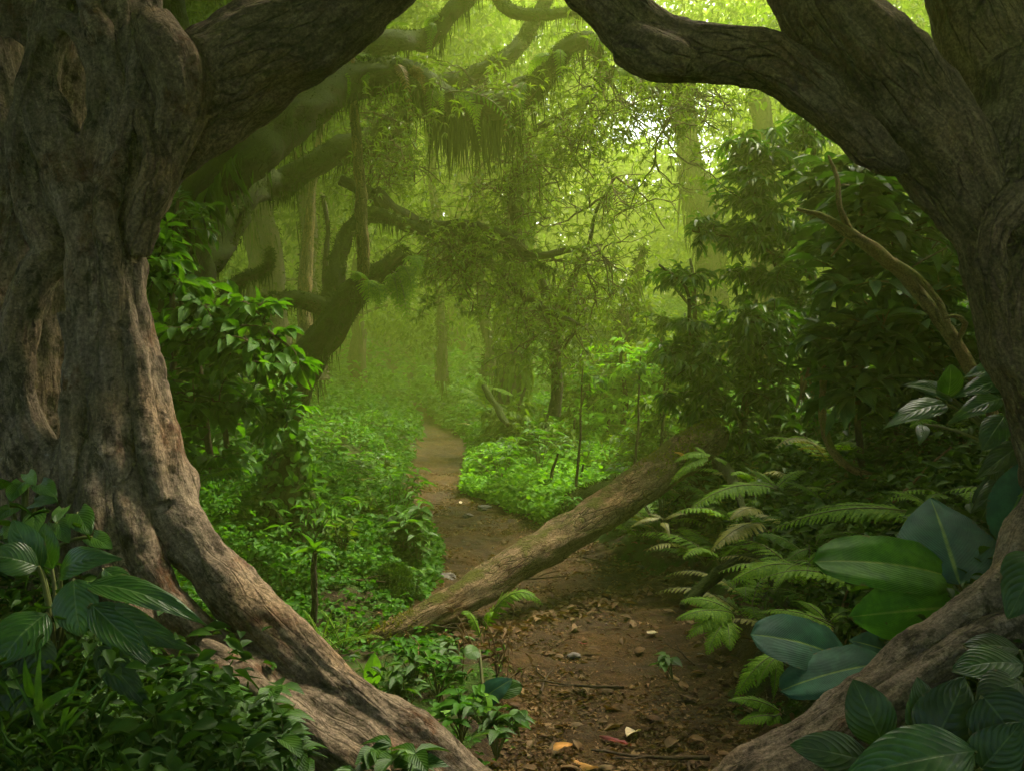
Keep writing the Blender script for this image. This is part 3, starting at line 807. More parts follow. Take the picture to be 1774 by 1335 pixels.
# leaning tree in the middle
lt = thing('leaning_tree', 'mossy leaning tree with a broken tip and ferns growing on it beside the path', 'tree', P(445, 790, 8.6))
b = MB(); k1 = limb(b, [(420, 860, 8.5, 40), (460, 760, 8.5, 34), (505, 680, 8.5, 30), (545, 610, 8.4, 28), (588, 545, 8.3, 26), (625, 502, 8.25, 21), (660, 470, 8.2, 18), (690, 446, 8.2, 15), (699, 440, 8.2, 12)], .05, 18, .4, 21); b.build('trunk', M['bark_moss'], lt)
b = MB(); k2 = limb(b, [(572, 560, 8.4, 18), (578, 500, 8.5, 17), (585, 450, 8.6, 15), (605, 400, 8.7, 14), (640, 372, 8.8, 13), (680, 380, 8.8, 11), (720, 395, 8.8, 10), (770, 402, 8.8, 9), (830, 420, 8.8, 8), (900, 445, 8.8, 6), (960, 470, 8.8, 1.5)], .05, 12, .4, 22); b.build('branch', M['bark_moss'], lt)
b = MB(); k3 = limb(b, [(575, 540, 8.4, 16), (530, 522, 8.3, 15), (480, 522, 8.2, 15), (430, 540, 8.1, 14), (398, 560, 8.1, 15), (388, 535, 8.1, 14), (402, 500, 8.1, 12), (430, 480, 8.1, 10), (460, 468, 8.1, 8), (468, 450, 8.1, 6), (467, 435, 8.1, 3)], .05, 12, .4, 23); b.build('branch', M['bark_moss'], lt)
b = MB()
for l, n in ((k1, 5000), (k2, 3000), (k3, 3000)): fuzz(b, l, n, .035, .014); hang(b, l, n // 8, .04, .2, .008)
b.build('moss', M['moss'], lt)
for (a, tp) in (((690, 462), (716, 520)), ((680, 470), (706, 560)), ((675, 475), (690, 545)), ((640, 492), (615, 488)), ((650, 490), (640, 530)), ((645, 495), (660, 540)), ((700, 450), (728, 480))):
    A = P(*a, 8.05); Bp = P(*tp, 7.85); mb = MB()
    frond(mb, A, Bp, width=.3, pairs=18, nhint=(0, -.5, 1), sag=(A + Bp) / 2 + np.array([.04 * (1 if tp[0] > a[0] else -1), -.1, .17])); mb.build('fern_frond', [M['fern'], M['fstem']], lt)

# upright speckled stem crossing in front of the limbs
v = thing('speckled_stem', 'thin upright stem with yellow-flecked bark crossing in front of the mossy limbs', 'tree', P(630, 505, 8.2))
b = MB(); q = limb(b, [(631, 505, 8.24, 9), (630, 478, 8.15, 10), (628, 400, 8, 10.5), (622, 300, 7.95, 9.5), (615, 200, 7.9, 8), (610, 130, 7.9, 7), (606, 60, 7.9, 6), (600, -40, 7.9, 5)], .04, 12, .3, 31); b.build('trunk', M['bark_speck'], v)
b = MB(); fuzz(b, q, 700, .03, .01); b.build('moss', M['moss'], v)
for (rows, lab) in (([(530, 640, 11.5, 14), (528, 520, 11.5, 13), (532, 440, 11.5, 11), (540, 340, 11.5, 7), (550, 260, 11.5, 6), (562, 180, 11.5, 5)], 'slender trunk lit yellow near its top, crossed by the lower mossy limb'),
                    ([(568, 560, 10, 5), (563, 470, 10, 5), (568, 400, 10, 4), (560, 340, 10, 4)], 'thin dark bare stem standing just beside the slender yellow-lit trunk'),
                    ([(345, 540, 7.9, 8), (365, 480, 7.9, 8), (395, 440, 7.9, 7), (408, 400, 7.9, 6), (425, 360, 7.9, 4)], 'dark crooked sapling stem beside the mossy tree trunk')):
    v = thing('slender_tree', lab, 'tree', pxchain(rows)[0, :3])
    b = MB(); q = limb(b, rows, .05, 10, .3, int(rows[0][0])); b.build('trunk', M['bark_speck'] if 'yellow near' in lab else M['bark_dark'], v)
    b = MB(); fuzz(b, q, 500, .035, .01); hang(b, q, 60, .04, .2, .008); b.build('moss', M['moss'], v)

# ---- the drooping tree: a curtain of crooked twigs with rosettes of narrow leaves
dt = thing('drooping_tree', 'tree with a hanging curtain of crooked twigs and narrow leaves over the path', 'tree', P(980, 700, 10))
tw, lf = MB(), MB()
def crook(start, d, n, r, depth, seed):
    p = np.array(start, float); d = unit(d); pts = [p.copy()]
    for k in range(n):
        g = -.10 if depth < 2 else .02
        d = unit(d + rng.normal(scale=.33, size=3) + np.array([0, 0, g]))
        p = p + d * .085; pts.append(p.copy())
    pts = np.array(pts)
    tube(tw, pts, np.linspace(r, r * .45, len(pts)), 5, 0, cap=False, seed=seed)
    if depth < 3:
        m = {0: 4, 1: 3, 2: 1}[depth]
        for k in range(m):
            i = int(len(pts) * rng.uniform(.3, 1)) - 1
            crook(pts[i], unit(d * .3 + rand_dir(1)[0] * np.array([1, .8, .6])), max(4, int(n * rng.uniform(.35, .7))), r * .55, depth + 1, seed + 13 * k + 1)
    if depth >= 1:
        for e in ((len(pts) - 1), int(len(pts) * .6)) if depth > 1 else ((len(pts) - 1),):
            m = rng.integers(4, 7)
            ax = unit(pts[e] - pts[e - 1])
            D = unit(rand_dir(m) * np.array([1, 1, .7]) + ax * .55)
            leaves(lf, L_LAN, np.repeat(pts[e][None], m, 0), D, UP + rng.normal(scale=.4, size=(m, 3)), rng.uniform(.04, .08, m), .015)
b = MB()
d1 = limb(b, [(960, 720, 10, 11), (962, 640, 10, 10), (955, 560, 10, 10), (935, 480, 9.8, 9), (900, 410, 9.5, 9), (880, 330, 9.3, 8), (900, 260, 9.2, 7), (960, 210, 9.1, 6), (1040, 170, 9, 1.5)], .08, 10, .25, 41, .05); b.build('trunk', M['bark_dark'], dt)
b = MB()
d2 = limb(b, [(760, 400, 8.9, 9), (800, 430, 9, 9), (850, 450, 9.1, 8), (900, 500, 9.2, 8), (960, 540, 9.3, 7), (1010, 560, 9.3, 1.5)], .06, 8, .25, 42, .06)
d3 = limb(b, [(650, 330, 8.9, 12), (700, 375, 8.9, 12), (740, 400, 8.9, 11), (800, 405, 8.9, 9), (870, 410, 8.8, 8), (950, 440, 8.8, 7), (1040, 430, 8.8, 1.5)], .06, 8, .25, 43, .06)
d4 = limb(b, [(590, 312, 9, 10), (640, 335, 9, 11), (655, 350, 8.9, 12)], .05, 8, .2, 44)
d5 = limb(b, [(960, 560, 10, 6), (1000, 480, 9.8, 6), (1030, 380, 9.6, 3), (1060, 300, 9.5, 1.2)], .06, 8, .25, 45, .08)
b.build('branch', M['bark_dark'], dt)
src = [(sx(l1, 990, 1200), 12, 11), (d1[int(len(d1) * .62):], 16, 8), (d2, 9, 6), (sx(d3, 690, 1100), 9, 6), (d5, 13, 8), (sx(l2, 640, 860), 13, 9), (sx(l1, 700, 930), 3, 7)]
for C, n, ln in src:
    for k in range(n):
        c = C[rng.integers(0, len(C))]
        crook(c[:3], np.array([rng.normal(scale=.5) + .15, rng.normal(scale=.4), -.8]), int(ln * rng.uniform(.6, 1.3)), .014, 0, k)
tw.build('twigs', M['twig'], dt); lf.build('foliage', M['leaf_drop'], dt)

# ---------------------------------------------------------------- trees in the haze
def crownleaf(mb, c, r, n, L, W, T=L_ELL, clump=22, shell=.5):
    """leaf clumps on the outside of an ellipsoid, with gaps between them"""
    m = max(1, n // clump)
    d = rand_dir(m); rad = shell + (1 - shell) * rng.random(m) ** .6
    C = np.asarray(c) + d * np.asarray(r) * rad[:, None]
    B = np.repeat(C, clump, 0) + rng.normal(size=(m * clump, 3)) * np.array([L * 1.5, L * 1.5, L * .8])
    k = len(B)
    D = unit(np.repeat(d, clump, 0) * .5 + rng.normal(scale=.6, size=(k, 3)) - UP * .3)
    leaves(mb, T, B, D, unit(UP + rng.normal(scale=.5, size=(k, 3))), L * rng.uniform(.6, 1.2, k), W * rng.uniform(.7, 1.2, k))

# named trunks one can tell apart
for rows, lab in (
    ([(480, 640, 15, 26), (475, 540, 15, 20), (468, 440, 15, 17), (455, 340, 15, 16), (440, 180, 15, 14), (430, 0, 15, 12)], 'misty pale trunk at the far left under the lower mossy limb'),
    ([(548, 660, 13.5, 24), (538, 540, 13.5, 17), (535, 440, 13.5, 14), (528, 330, 13.5, 12), (515, 200, 13.5, 10)], 'misty dark double trunk between the slender stems'),
    ([(765, 660, 19, 11), (768, 600, 19, 8), (762, 520, 19, 7), (760, 430, 19, 6), (750, 300, 19, 6), (745, 100, 19, 5)], 'faint slim trunk beyond the end of the path'),
    ([(845, 650, 17, 17), (850, 600, 17, 11), (838, 520, 17, 10), (830, 440, 17, 9), (828, 300, 17, 8), (840, 100, 17, 7)], 'curved misty trunk right of the path end'),
    ([(1084, 690, 13, 10), (1083, 640, 13, 8), (1080, 575, 13, 12), (1086, 520, 13, 8), (1100, 470, 13, 5), (1110, 430, 13, 3)], 'slim broken trunk with a knob in the bright thicket'),
    ([(1500, 660, 14, 30), (1500, 400, 14, 24), (1490, 100, 14, 20)], 'stout trunk behind the broad-leaved bushes'),
    ([(1320, 640, 17, 26), (1330, 400, 17, 20), (1310, 50, 17, 16)], 'hazy upright trunk behind the tall pointed-leaf tree')):
    v = thing('forest_tree', lab, 'tree', pxchain(rows)[0, :3])
    b = MB(); q = limb(b, rows, .12, 12, .3, int(rows[0][0]), .05); b.build('trunk', M['bark_far'], v)
    b = MB(); hang(b, q, 500, .1, .5, .02); fuzz(b, q, 1500, .09, .03); b.build('moss', M['moss'], v)
    if 'broken' not in lab:
        b = MB(); t0 = q[-1, :3] + np.array([0, 0, .3])
        crownleaf(b, t0, (1.8, 1.6, 1.1), 2600, .15, .06); b.build('crown', M['leaf_tree'], v)
# moss-draped giant in the glow
v = thing('mossy_giant', 'hazy thick trunk draped in moss standing in the brightest mist', 'tree', P(1238, 640, 20))
b = MB(); q = limb(b, [(1245, 700, 20, 30), (1238, 560, 20, 22), (1232, 430, 20, 22), (1215, 350, 20, 26), (1196, 280, 20, 18), (1185, 180, 20, 15), (1180, 40, 20, 12)], .15, 14, .3, 51); b.build('trunk', M['bark_far'], v)
b = MB(); hang(b, q, 1800, .2, 1.1, .03); fuzz(b, q, 4000, .14, .05); b.build('moss', M['moss'], v)
b = MB(); crownleaf(b, P(1060, 30, 20), (1.0, 1.5, .7), 1000, .2, .075); crownleaf(b, P(1350, 10, 20), (1.0, 1.5, .5), 600, .2, .075); b.build('crown', M['leaf_yel'], v)
# ivy-covered trunk
v = thing('ivy_clad_tree', 'trunk wrapped in climbing leaves behind the hanging twigs', 'tree', P(885, 690, 14))
b = MB(); q = limb(b, [(885, 700, 14, 26), (890, 620, 14, 20), (885, 540, 14, 17), (895, 450, 14, 14), (900, 300, 14, 12)], .1, 12, .3, 61); b.build('trunk', M['bark_far'], v)
b = MB(); n = 1500; i = rng.integers(0, len(q), n); d = rand_dir(n)
leaves(b, L_ELL, q[i, :3] + d * (q[i, 3:4] + .05), unit(d * .6 - UP), d, rng.uniform(.1, .2, n), .07); b.build('ivy', M['leaf_tree'], v)

# shared far trees
def far_proto(seed, H, mat, spread=2.2):
    v = thing('misty_tree', 'misty green tree standing deep in the forest haze', 'tree', (0, 0, 0), 'trees fading into the haze')
    b = MB(); lean = rng.normal(scale=.12, size=2)
    q = limb(b, [(0, 0, -.4, .26), (lean[0], lean[1], H * .3, .18), (lean[0] * 3, lean[1] * 2, H * .6, .14), (lean[0] * 4, lean[1] * 4, H, .06)], .25, 9, .25, seed, .15, world=True); 
    cb = MB()
    for k in range(9):
        h = H * rng.uniform(.18, 1.0); i = min(len(q) - 1, int(h / H * len(q)))
        e = q[i, :3] + np.array([*(rng.normal(size=2) * spread * .75), rng.uniform(-.2, .6)])
        limb(b, [(*q[i, :3], .05), (*((q[i, :3] + e) / 2 + UP * .3), .035), (*e, .015)], .3, 5, .2, k, world=True)
        crownleaf(cb, e, (1.5, 1.4, .85), 1000, .19, .075, L_ELL, 20)
    b.build('trunk', M['bark_far'], v); cb.build('crown', mat, v)
    b = MB(); hang(b, q, 250, .2, .9, .03); b.build('moss', M['moss'], v)
    return v
protos = [far_proto(1, 8.5, M['leaf_tree']), far_proto(2, 10, M['leaf_tree']), far_proto(3, 9, M['leaf_yel']), far_proto(4, 7, M['leaf_yel'])]
spots = []
for (x, y, k, s) in [(-9, 14, 0, 1), (-12, 19, 1, 1.1), (-7.5, 20, 1, 1.1), (-4.5, 24, 0, 1.1), (-10, 27, 1, 1.3), (-14, 31, 0, 1.5), (-5.5, 31, 1, 1.4), (-1.5, 28, 0, 1.1), (.5, 33, 1, 1.3), (-8, 38, 0, 1.8), (-1, 41, 1, 1.7),
                     (-17, 25, 1, 1.3), (-20, 36, 0, 1.8), (-4.7, 18.5, 0, .95), (-3.3, 21, 1, .8), (8.6, 30, 2, 1.05), (11, 36, 3, 1.5), (7.6, 22, 3, .9), (10, 24, 2, 1.1), (9, 15, 0, .9), (12, 18, 1, 1.0), (15, 26, 0, 1.3), (17, 34, 1, 1.6), (12, 46, 2, 1.8), (-14, 46, 1, 2.0), (20, 44, 0, 2), (-6, 50, 1, 2), (1, 52, 2, 2)]:
    spots.append((x, y, k, s))
used = set()
for x, y, k, s in spots:
    p = protos[k]
    loc = (x, y, g1(x, y))
    if k not in used:
        used.add(k); p.location = loc; p.scale = (s, s, s); p.rotation_euler.z = rng.uniform(0, 6.28)
    else:
        dup(p, loc, rng.uniform(0, 6.28), s)
# ---------------------------------------------------------------- shrubs
def shrub(name, label, cat, rows_list, blobs, leafm, bark='twig', group=None, rough=.15, **kw):
    base = pxchain(rows_list[0])[0, :3]
    v = thing(name, label, cat, base, group)
    p = Plant()
    for k, r in enumerate(rows_list): p.add_stem(r, step=.05, seg=8, rough=rough, seed=k + len(label), wob=kw.get('wob', .02))
    for bl in blobs:
        c = P(*bl[0]); p.blob(c, np.array(bl[1]), bl[2], **{**{k: kw[k] for k in kw if k != 'wob'}, **(bl[3] if len(bl) > 3 else {})})
    return p.build(v, M[bark], leafm)

# leafy shrub beside the left tree
shrub('leafy_shrub', 'bright-tipped leafy shrub growing out beside the gnarled grey tree', 'shrub',
      [[(372, 830, 5.2, 7), (362, 740, 5.2, 6), (350, 650, 5.2, 5), (330, 560, 5.1, 4), (300, 480, 5, 3), (270, 430, 5, 2)],
       [(395, 830, 5.3, 5), (392, 740, 5.3, 5), (380, 660, 5.2, 4), (400, 590, 5.1, 3), (440, 560, 5, 3), (500, 600, 4.9, 2)]],
      [((285, 470, 4.9), (.22, .3, .16), 22), ((310, 560, 4.9), (.3, .35, .2), 44), ((400, 600, 4.9), (.34, .35, .16), 40), ((350, 690, 5), (.36, .4, .2), 44), ((470, 630, 4.9), (.22, .25, .08), 16),
       ((420, 530, 4.9), (.22, .2, .08), 12), ((300, 420, 5.0), (.18, .2, .1), 10), ((430, 700, 5.1), (.32, .3, .18), 26), ((340, 790, 5.1), (.3, .3, .12), 22)],
      M['leaf_shrub'], L=.105, W=.055, per=8, tw=.004, T=L_ELL, droop=.3)
shrub('dark_shrub', 'dark shrub with ferny hanging sprays against the mossy trunk', 'shrub',
      [[(300, 640, 6.3, 6), (300, 520, 6.3, 5), (300, 420, 6.3, 4), (310, 350, 6.3, 3)]],
      [((310, 380, 6.3), (.28, .3, .22), 20), ((290, 520, 6.3), (.3, .3, .3), 26), ((420, 640, 6.6), (.5, .4, .25), 40)], M['leaf_dark'], L=.09, W=.035, per=9, tw=.004)

# tall tree with pointed leaves on the right
shrub('pointed_leaf_tree', 'tall thin tree with dark pointed leaves against the bright mist', 'tree',
      [[(1400, 760, 7.4, 9), (1404, 600, 7.4, 8), (1408, 450, 7.4, 7), (1406, 330, 7.4, 6), (1404, 230, 7.4, 5), (1385, 120, 7.4, 4), (1370, 0, 7.4, 3)],
       [(1400, 600, 7.4, 5), (1350, 470, 7.3, 4), (1310, 360, 7.2, 3), (1290, 270, 7.2, 2)],
       [(1402, 480, 7.4, 4), (1340, 440, 7.2, 3), (1260, 410, 7.1, 2), (1195, 400, 7.1, 1.5)]],
      [((1390, 220, 7.3), (.3, .35, .22), 40), ((1330, 270, 7.2), (.4, .4, .22), 70), ((1300, 330, 7.2), (.34, .4, .24), 60), ((1350, 400, 7.2), (.4, .4, .26), 75), ((1280, 410, 7.1), (.36, .35, .14), 44),
       ((1330, 480, 7.2), (.36, .4, .2), 55), ((1420, 330, 7.4), (.26, .35, .3), 42), ((1225, 385, 7.1), (.18, .2, .06), 10), ((1395, 520, 7.3), (.3, .35, .25), 44)],
      M['leaf_dark'], 'bark_dark', L=.105, W=.036, per=9, tw=.004, T=L_LAN, droop=.25, wob=.03, spread=1.0, shell=.35)
shrub('dense_bush', 'dense dark bush of small pointed leaves above the raised end of the log', 'shrub',
      [[(1280, 800, 7, 9), (1290, 700, 7, 7), (1300, 600, 7, 5), (1310, 520, 7, 3)], [(1240, 790, 7.1, 6), (1230, 680, 7.1, 5), (1200, 580, 7.1, 4), (1190, 500, 7.1, 3), (1140, 460, 7.1, 2)]],
      [((1290, 560, 6.9), (.42, .4, .26), 80), ((1370, 600, 6.9), (.36, .4, .26), 60), ((1230, 630, 7), (.42, .4, .22), 75), ((1310, 680, 6.9), (.45, .4, .22), 75), ((1180, 590, 7.1), (.26, .3, .2), 30), ((1200, 700, 7), (.3, .3, .14), 34), ((1390, 700, 6.8), (.3, .35, .25), 44), ((1170, 480, 7.1), (.25, .2, .1), 16), ((1275, 760, 6.8), (.24, .3, .08), 20)],
      M['leaf_dark'], 'bark_dark', L=.10, W=.036, per=9, tw=.004, T=L_LAN, droop=.35)
shrub('yellow_green_sapling', 'light sapling with thin stem and small leaves in the misty opening', 'tree',
      [[(1205, 760, 9, 6), (1206, 640, 9, 6), (1204, 560, 9, 5), (1200, 500, 9, 4), (1195, 450, 9, 2)], [(1204, 540, 9, 3), (1160, 490, 9, 2), (1120, 470, 9, 1.5)]],
      [((1190, 490, 9), (.32, .3, .12), 34), ((1150, 560, 9), (.36, .3, .18), 36), ((1230, 560, 9), (.36, .3, .2), 40), ((1135, 480, 9), (.15, .15, .06), 8), ((1190, 640, 9), (.5, .4, .25), 60)],
      M['leaf_tree'], 'bark_dark', L=.085, W=.034, per=8, tw=.004)

# bright thicket behind the log
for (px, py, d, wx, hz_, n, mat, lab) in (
    (1080, 640, 11.6, .6, .38, 120, 'cover_sunlit', 'sunlit light green bush crowning the thicket behind the log'),
    (1010, 735, 11.4, .5, .3, 90, 'cover_sunlit', 'small-leaved bush with pale tips in the middle of the thicket'),
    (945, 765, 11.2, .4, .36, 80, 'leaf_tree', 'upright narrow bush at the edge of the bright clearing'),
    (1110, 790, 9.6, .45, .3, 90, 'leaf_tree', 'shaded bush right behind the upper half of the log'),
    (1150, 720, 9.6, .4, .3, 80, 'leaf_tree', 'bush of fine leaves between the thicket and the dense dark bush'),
    (960, 845, 9.2, .36, .10, 70, 'cover_sunlit', 'low sunlit bush beside the bright ground cover'),
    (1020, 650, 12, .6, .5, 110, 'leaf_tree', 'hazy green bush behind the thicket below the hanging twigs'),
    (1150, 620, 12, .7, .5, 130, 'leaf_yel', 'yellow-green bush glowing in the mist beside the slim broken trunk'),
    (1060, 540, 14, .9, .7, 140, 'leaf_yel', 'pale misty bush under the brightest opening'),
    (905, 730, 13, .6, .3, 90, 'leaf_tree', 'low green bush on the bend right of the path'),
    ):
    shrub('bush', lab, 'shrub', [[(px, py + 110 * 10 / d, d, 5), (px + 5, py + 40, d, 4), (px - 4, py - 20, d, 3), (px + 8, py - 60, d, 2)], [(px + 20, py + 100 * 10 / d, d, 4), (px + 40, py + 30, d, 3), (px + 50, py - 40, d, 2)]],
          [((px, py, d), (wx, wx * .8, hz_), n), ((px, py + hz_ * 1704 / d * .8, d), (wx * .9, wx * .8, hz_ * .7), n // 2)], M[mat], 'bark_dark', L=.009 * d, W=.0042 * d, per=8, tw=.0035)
for (px, py, d, top, lab) in ((1000, 880, 8.6, 640, 'thin bare sapling stem rising through the bright thicket'), (1100, 860, 9.2, 620, 'second thin straight sapling stem rising behind the log'), (1145, 830, 9, 600, 'slanting thin sapling stem near the dense dark bush')):
    v = thing('sapling', lab, 'tree', P(px, py, d)); p = Plant()
    p.add_stem([(px, py, d, 3), (px + 9, (py + top) / 2, d, 2.2), (px + 14, top, d, 1.3)], step=.06, seg=7, wob=.03)
    p.blob(P(px + 14, top + 20, d), (.22, .2, .14), 10, L=.08, W=.034, per=7, tw=.003); p.build(v, M['bark_far'], M['leaf_shrub'])

# broad-leaved glossy bushes on the right bank
for k, (rows, blobs, lab) in enumerate((
    ([[(1560, 800, 5.4, 8), (1540, 650, 5.3, 7), (1510, 500, 5.2, 5), (1490, 400, 5.2, 4), (1500, 320, 5.2, 3)]],
     [((1490, 350, 5.2), (.2, .25, .2), 14), ((1540, 390, 5.2), (.28, .3, .2), 22), ((1600, 430, 5.2), (.22, .3, .2), 16), ((1470, 470, 5.1), (.2, .25, .18), 14)], 'tall glossy broad-leaved bush under the knobbed limb'),
    ([[(1640, 820, 5, 8), (1620, 680, 5, 6), (1590, 560, 5, 5), (1560, 500, 5, 4)]],
     [((1530, 540, 5), (.3, .3, .2), 22), ((1600, 560, 5), (.28, .3, .22), 22), ((1650, 500, 5), (.18, .3, .22), 14), ((1660, 620, 5), (.2, .25, .2), 14)], 'glossy broad-leaved bush crossed by the leaning lichen-yellow branch'),
    ([[(1500, 850, 5.2, 7), (1490, 740, 5.1, 6), (1480, 640, 5.1, 5), (1460, 580, 5.1, 4)]],
     [((1460, 600, 5), (.22, .25, .2), 16), ((1520, 640, 5), (.26, .25, .2), 18), ((1570, 680, 5), (.22, .25, .18), 14), ((1450, 680, 5), (.15, .25, .14), 8)], 'lower glossy bush with drooping broad leaves above the curved vine'),
    ([[(1450, 640, 6.2, 7), (1455, 500, 6.1, 6), (1450, 380, 6.1, 5), (1445, 290, 6.1, 3)]],
     [((1450, 300, 6.1), (.25, .3, .18), 18), ((1460, 400, 6.1), (.3, .3, .22), 22), ((1500, 300, 6.1), (.25, .3, .15), 16)], 'shaded broad-leaved bush tucked behind the pointed-leaf tree'))):
    shrub('broad_leaf_bush', lab, 'shrub', rows, blobs, M['leaf_gloss'], 'bark_vine' if k == 1 else 'twig', L=.185, W=.07, per=7, tw=.005, spread=1.0, T=leaf_t([(0, .02), (.12, .25), (.3, .46), (.55, .48), (.8, .25), (1, .01)],   .3, .18), droop=.12, maxtwig=.45)
# background filler bushes behind the broad-leaved ones
for (px, py, d, lab) in ((1560, 560, 7.2, 'deep shaded bush behind the glossy leaves, beneath the knobbed limb'), (1500, 760, 6.4, 'shaded undergrowth bush on the bank below the glossy leaves'), (1660, 700, 6.2, 'shaded undergrowth bush beside the right tree root'), (1640, 420, 7.5, 'deep shaded bush high on the bank behind the right tree')):
    shrub('bank_bush', lab, 'shrub', [[(px, py + 160, d, 7), (px - 10, py + 60, d, 5), (px, py - 60, d, 3)], [(px + 40, py + 160, d, 6), (px + 70, py + 40, d, 4), (px + 80, py - 60, d, 2)]],
          [((px, py, d), (.6, .5, .5), 110), ((px + 60, py + 100, d), (.6, .5, .4), 90)], M['leaf_dark'], L=.14, W=.06, per=7, tw=.004)

# leaning branch and vines
def woody(name, label, cat, rows, mat, seg=12, rough=.25, wob=.0, extra=()):
    v = thing(name, label, cat, pxchain(rows)[0, :3])
    b = MB(); limb(b, rows, .03, seg, rough, int(rows[0][0]), wob); b.build('stem', mat, v)
    for r in extra:
        b = MB(); limb(b, r, .03, 9, rough, int(r[0][1])); b.build('branch', mat, v)
    return v
woody('leaning_branch', 'lichen-yellow forked branch leaning across the glossy broad-leaved bushes', 'branch',
      [(1720, 720, 4.3, 10), (1680, 640, 4.35, 11), (1640, 575, 4.4, 12), (1600, 520, 4.45, 12), (1560, 470, 4.5, 13), (1515, 430, 4.5, 11), (1470, 400, 4.5, 9), (1430, 375, 4.5, 6), (1380, 360, 4.5, 3)], M['bark_vine'], wob=.01,
      extra=[[(1470, 398, 4.5, 7), (1455, 360, 4.5, 5), (1450, 310, 4.55, 4), (1435, 270, 4.6, 2)], [(1545, 452, 4.48, 7), (1590, 480, 4.4, 6), (1630, 530, 4.36, 6), (1648, 580, 4.3, 5)], [(1660, 590, 4.33, 5), (1672, 560, 4.3, 5), (1655, 548, 4.3, 4), (1640, 550, 4.3, 2)]])
woody('hanging_vine', 'thick mossy vine curving down through the undergrowth onto the bank', 'vine',
      [(1432, 600, 5.1, 4), (1425, 680, 5, 6), (1428, 740, 4.95, 7), (1442, 780, 4.9, 7), (1470, 808, 4.9, 7), (1510, 823, 4.9, 7), (1560, 832, 4.95, 6), (1600, 838, 5, 5)], M['bark_vine'])
for rows, lab in (([(1445, 318, 5.6, 2.5), (1500, 330, 5.3, 2.5), (1570, 342, 5.1, 2.2), (1610, 365, 4.9, 1.5)], 'thin bare reddish twig arching across the glossy leaves'),
                  ([(1440, 445, 5, 2), (1462, 420, 5, 2.2), (1475, 400, 5, 2)], 'short straight dry twig below the fork of the leaning branch'),
                  ([(1570, 470, 4.7, 1.5), (1600, 450, 4.7, 2), (1640, 430, 4.7, 1.5)], 'thin straight twig pointing toward the right tree trunk'),
                  ([(1490, 925, 4.4, 2), (1560, 860, 4.4, 2.5), (1620, 800, 4.4, 2), (1650, 775, 4.4, 1.5)], 'dry yellow cane lying diagonally across the fern bank'),
                  ([(1442, 1100, 3.9, 2), (1458, 1060, 3.9, 2.5), (1470, 1022, 3.9, 2)], 'orange dry blade standing beside the ribbed green leaf')):
    woody('dry_twig', lab, 'twig', rows, M['straw'] if 'dry' in lab else M['twig'], 6, .2, .005)

# dead hanging leaves below the dense bush
v = thing('dead_hanging_fronds', 'bunch of dry brown strap leaves hanging beside the curved vine', 'dead leaves', P(1410, 640, 5.3))
b = MB()
for k in range(26):
    a = P(rng.uniform(1385, 1500), rng.uniform(590, 690), 5.25 + rng.normal(scale=.15)); L = rng.uniform(.12, .34)
    leaves(b, L_STRAND, a[None], unit(np.array([[rng.normal(scale=.12), -.1, -1]])), np.array([[rng.normal(scale=.4), -1, 0]]), L, .016)
b.build('straps', M['straw'], v)
# long green straps
v = thing('strap_leaf_plant', 'tuft of long narrow upright leaves above the dry hanging straps', 'plant', P(1420, 680, 5.2))
b = MB()
for (a, tp) in (((1415, 660), (1458, 560)), ((1412, 665), (1400, 590)), ((1420, 670), (1475, 600)), ((1425, 690), (1500, 690)), ((1430, 672), (1450, 620))):
    A, T_ = P(*a, 5.1), P(*tp, 5.0)
    m = big_leaf(A, T_, .045, (0, -1, .4), .1, .3, .01, 'lan', 14, 3, seed=a[0]); m.build('leaf', M['herb'], v)
# ---------------------------------------------------------------- ferns and big leaves
def fern(label, base, tips, d0=None, mat='fern', group=None, width=.26, pairs=24, arch=.25, fine=True, cat='fern'):
    """base: world point; tips: list of (px, py, depth) or (px, py, depth, width)"""
    v = thing('fern', label, cat, base, group)
    for tp in tips:
        T_ = P(*tp[:3]); L = np.linalg.norm(T_ - base)
        mb = MB()
        frond(mb, base + rng.normal(scale=.015, size=3), T_, arch * rng.uniform(.8, 1.2), (tp[3] if len(tp) > 3 else width * min(1, L / .6)), pairs, (rng.normal(scale=.15), -.35, 1), fine)
        mb.build('frond', [M[mat], M['fstem']], v)
    return v
# right bank, named after where they stand
fern('bright fern with a long frond reaching left under the raised log end', P(1345, 850, 5.0), [(1197, 880, 4.75, .24), (1300, 815, 5.1), (1400, 815, 5.1), (1270, 850, 5.0)])
fern('fern with one very long arching frond beside the topmost ribbed blue-green leaf', P(1625, 905, 4.1), [(1400, 885, 4.3, .22), (1330, 920, 4.3, .22), (1540, 850, 4.2), (1700, 860, 4.2), (1470, 905, 4.2)], pairs=30)
fern('yellowing fern drooping on the bank right of the path', P(1325, 892, 4.7), [(1232, 955, 4.45, .22), (1265, 900, 4.5)], mat='fern_yel')
fern('fern with level fronds above the fallen branch on the bank', P(1385, 985, 4.2), [(1262, 1012, 4.1, .2), (1300, 975, 4.2), (1440, 950, 4.2), (1340, 1020, 4.0)])
fern('pale fern fanning out over the right edge of the path', P(1275, 1062, 4.1), [(1172, 1072, 4.0, .17), (1190, 1105, 3.95, .17), (1225, 1132, 3.9, .17), (1265, 1125, 3.9, .15), (1180, 1040, 4.1, .15)], mat='fern')
fern('fern lying flat in front of the lowest ribbed leaf', P(1358, 1140, 3.6), [(1272, 1212, 3.5, .15), (1295, 1150, 3.6), (1310, 1190, 3.5), (1340, 1210, 3.5)], mat='fern')
fern('small fern at the path edge beside the pale root', P(1352, 1235, 3.4), [(1262, 1212, 3.4, .1), (1280, 1252, 3.35, .1), (1330, 1255, 3.35, .08)], mat='fern')
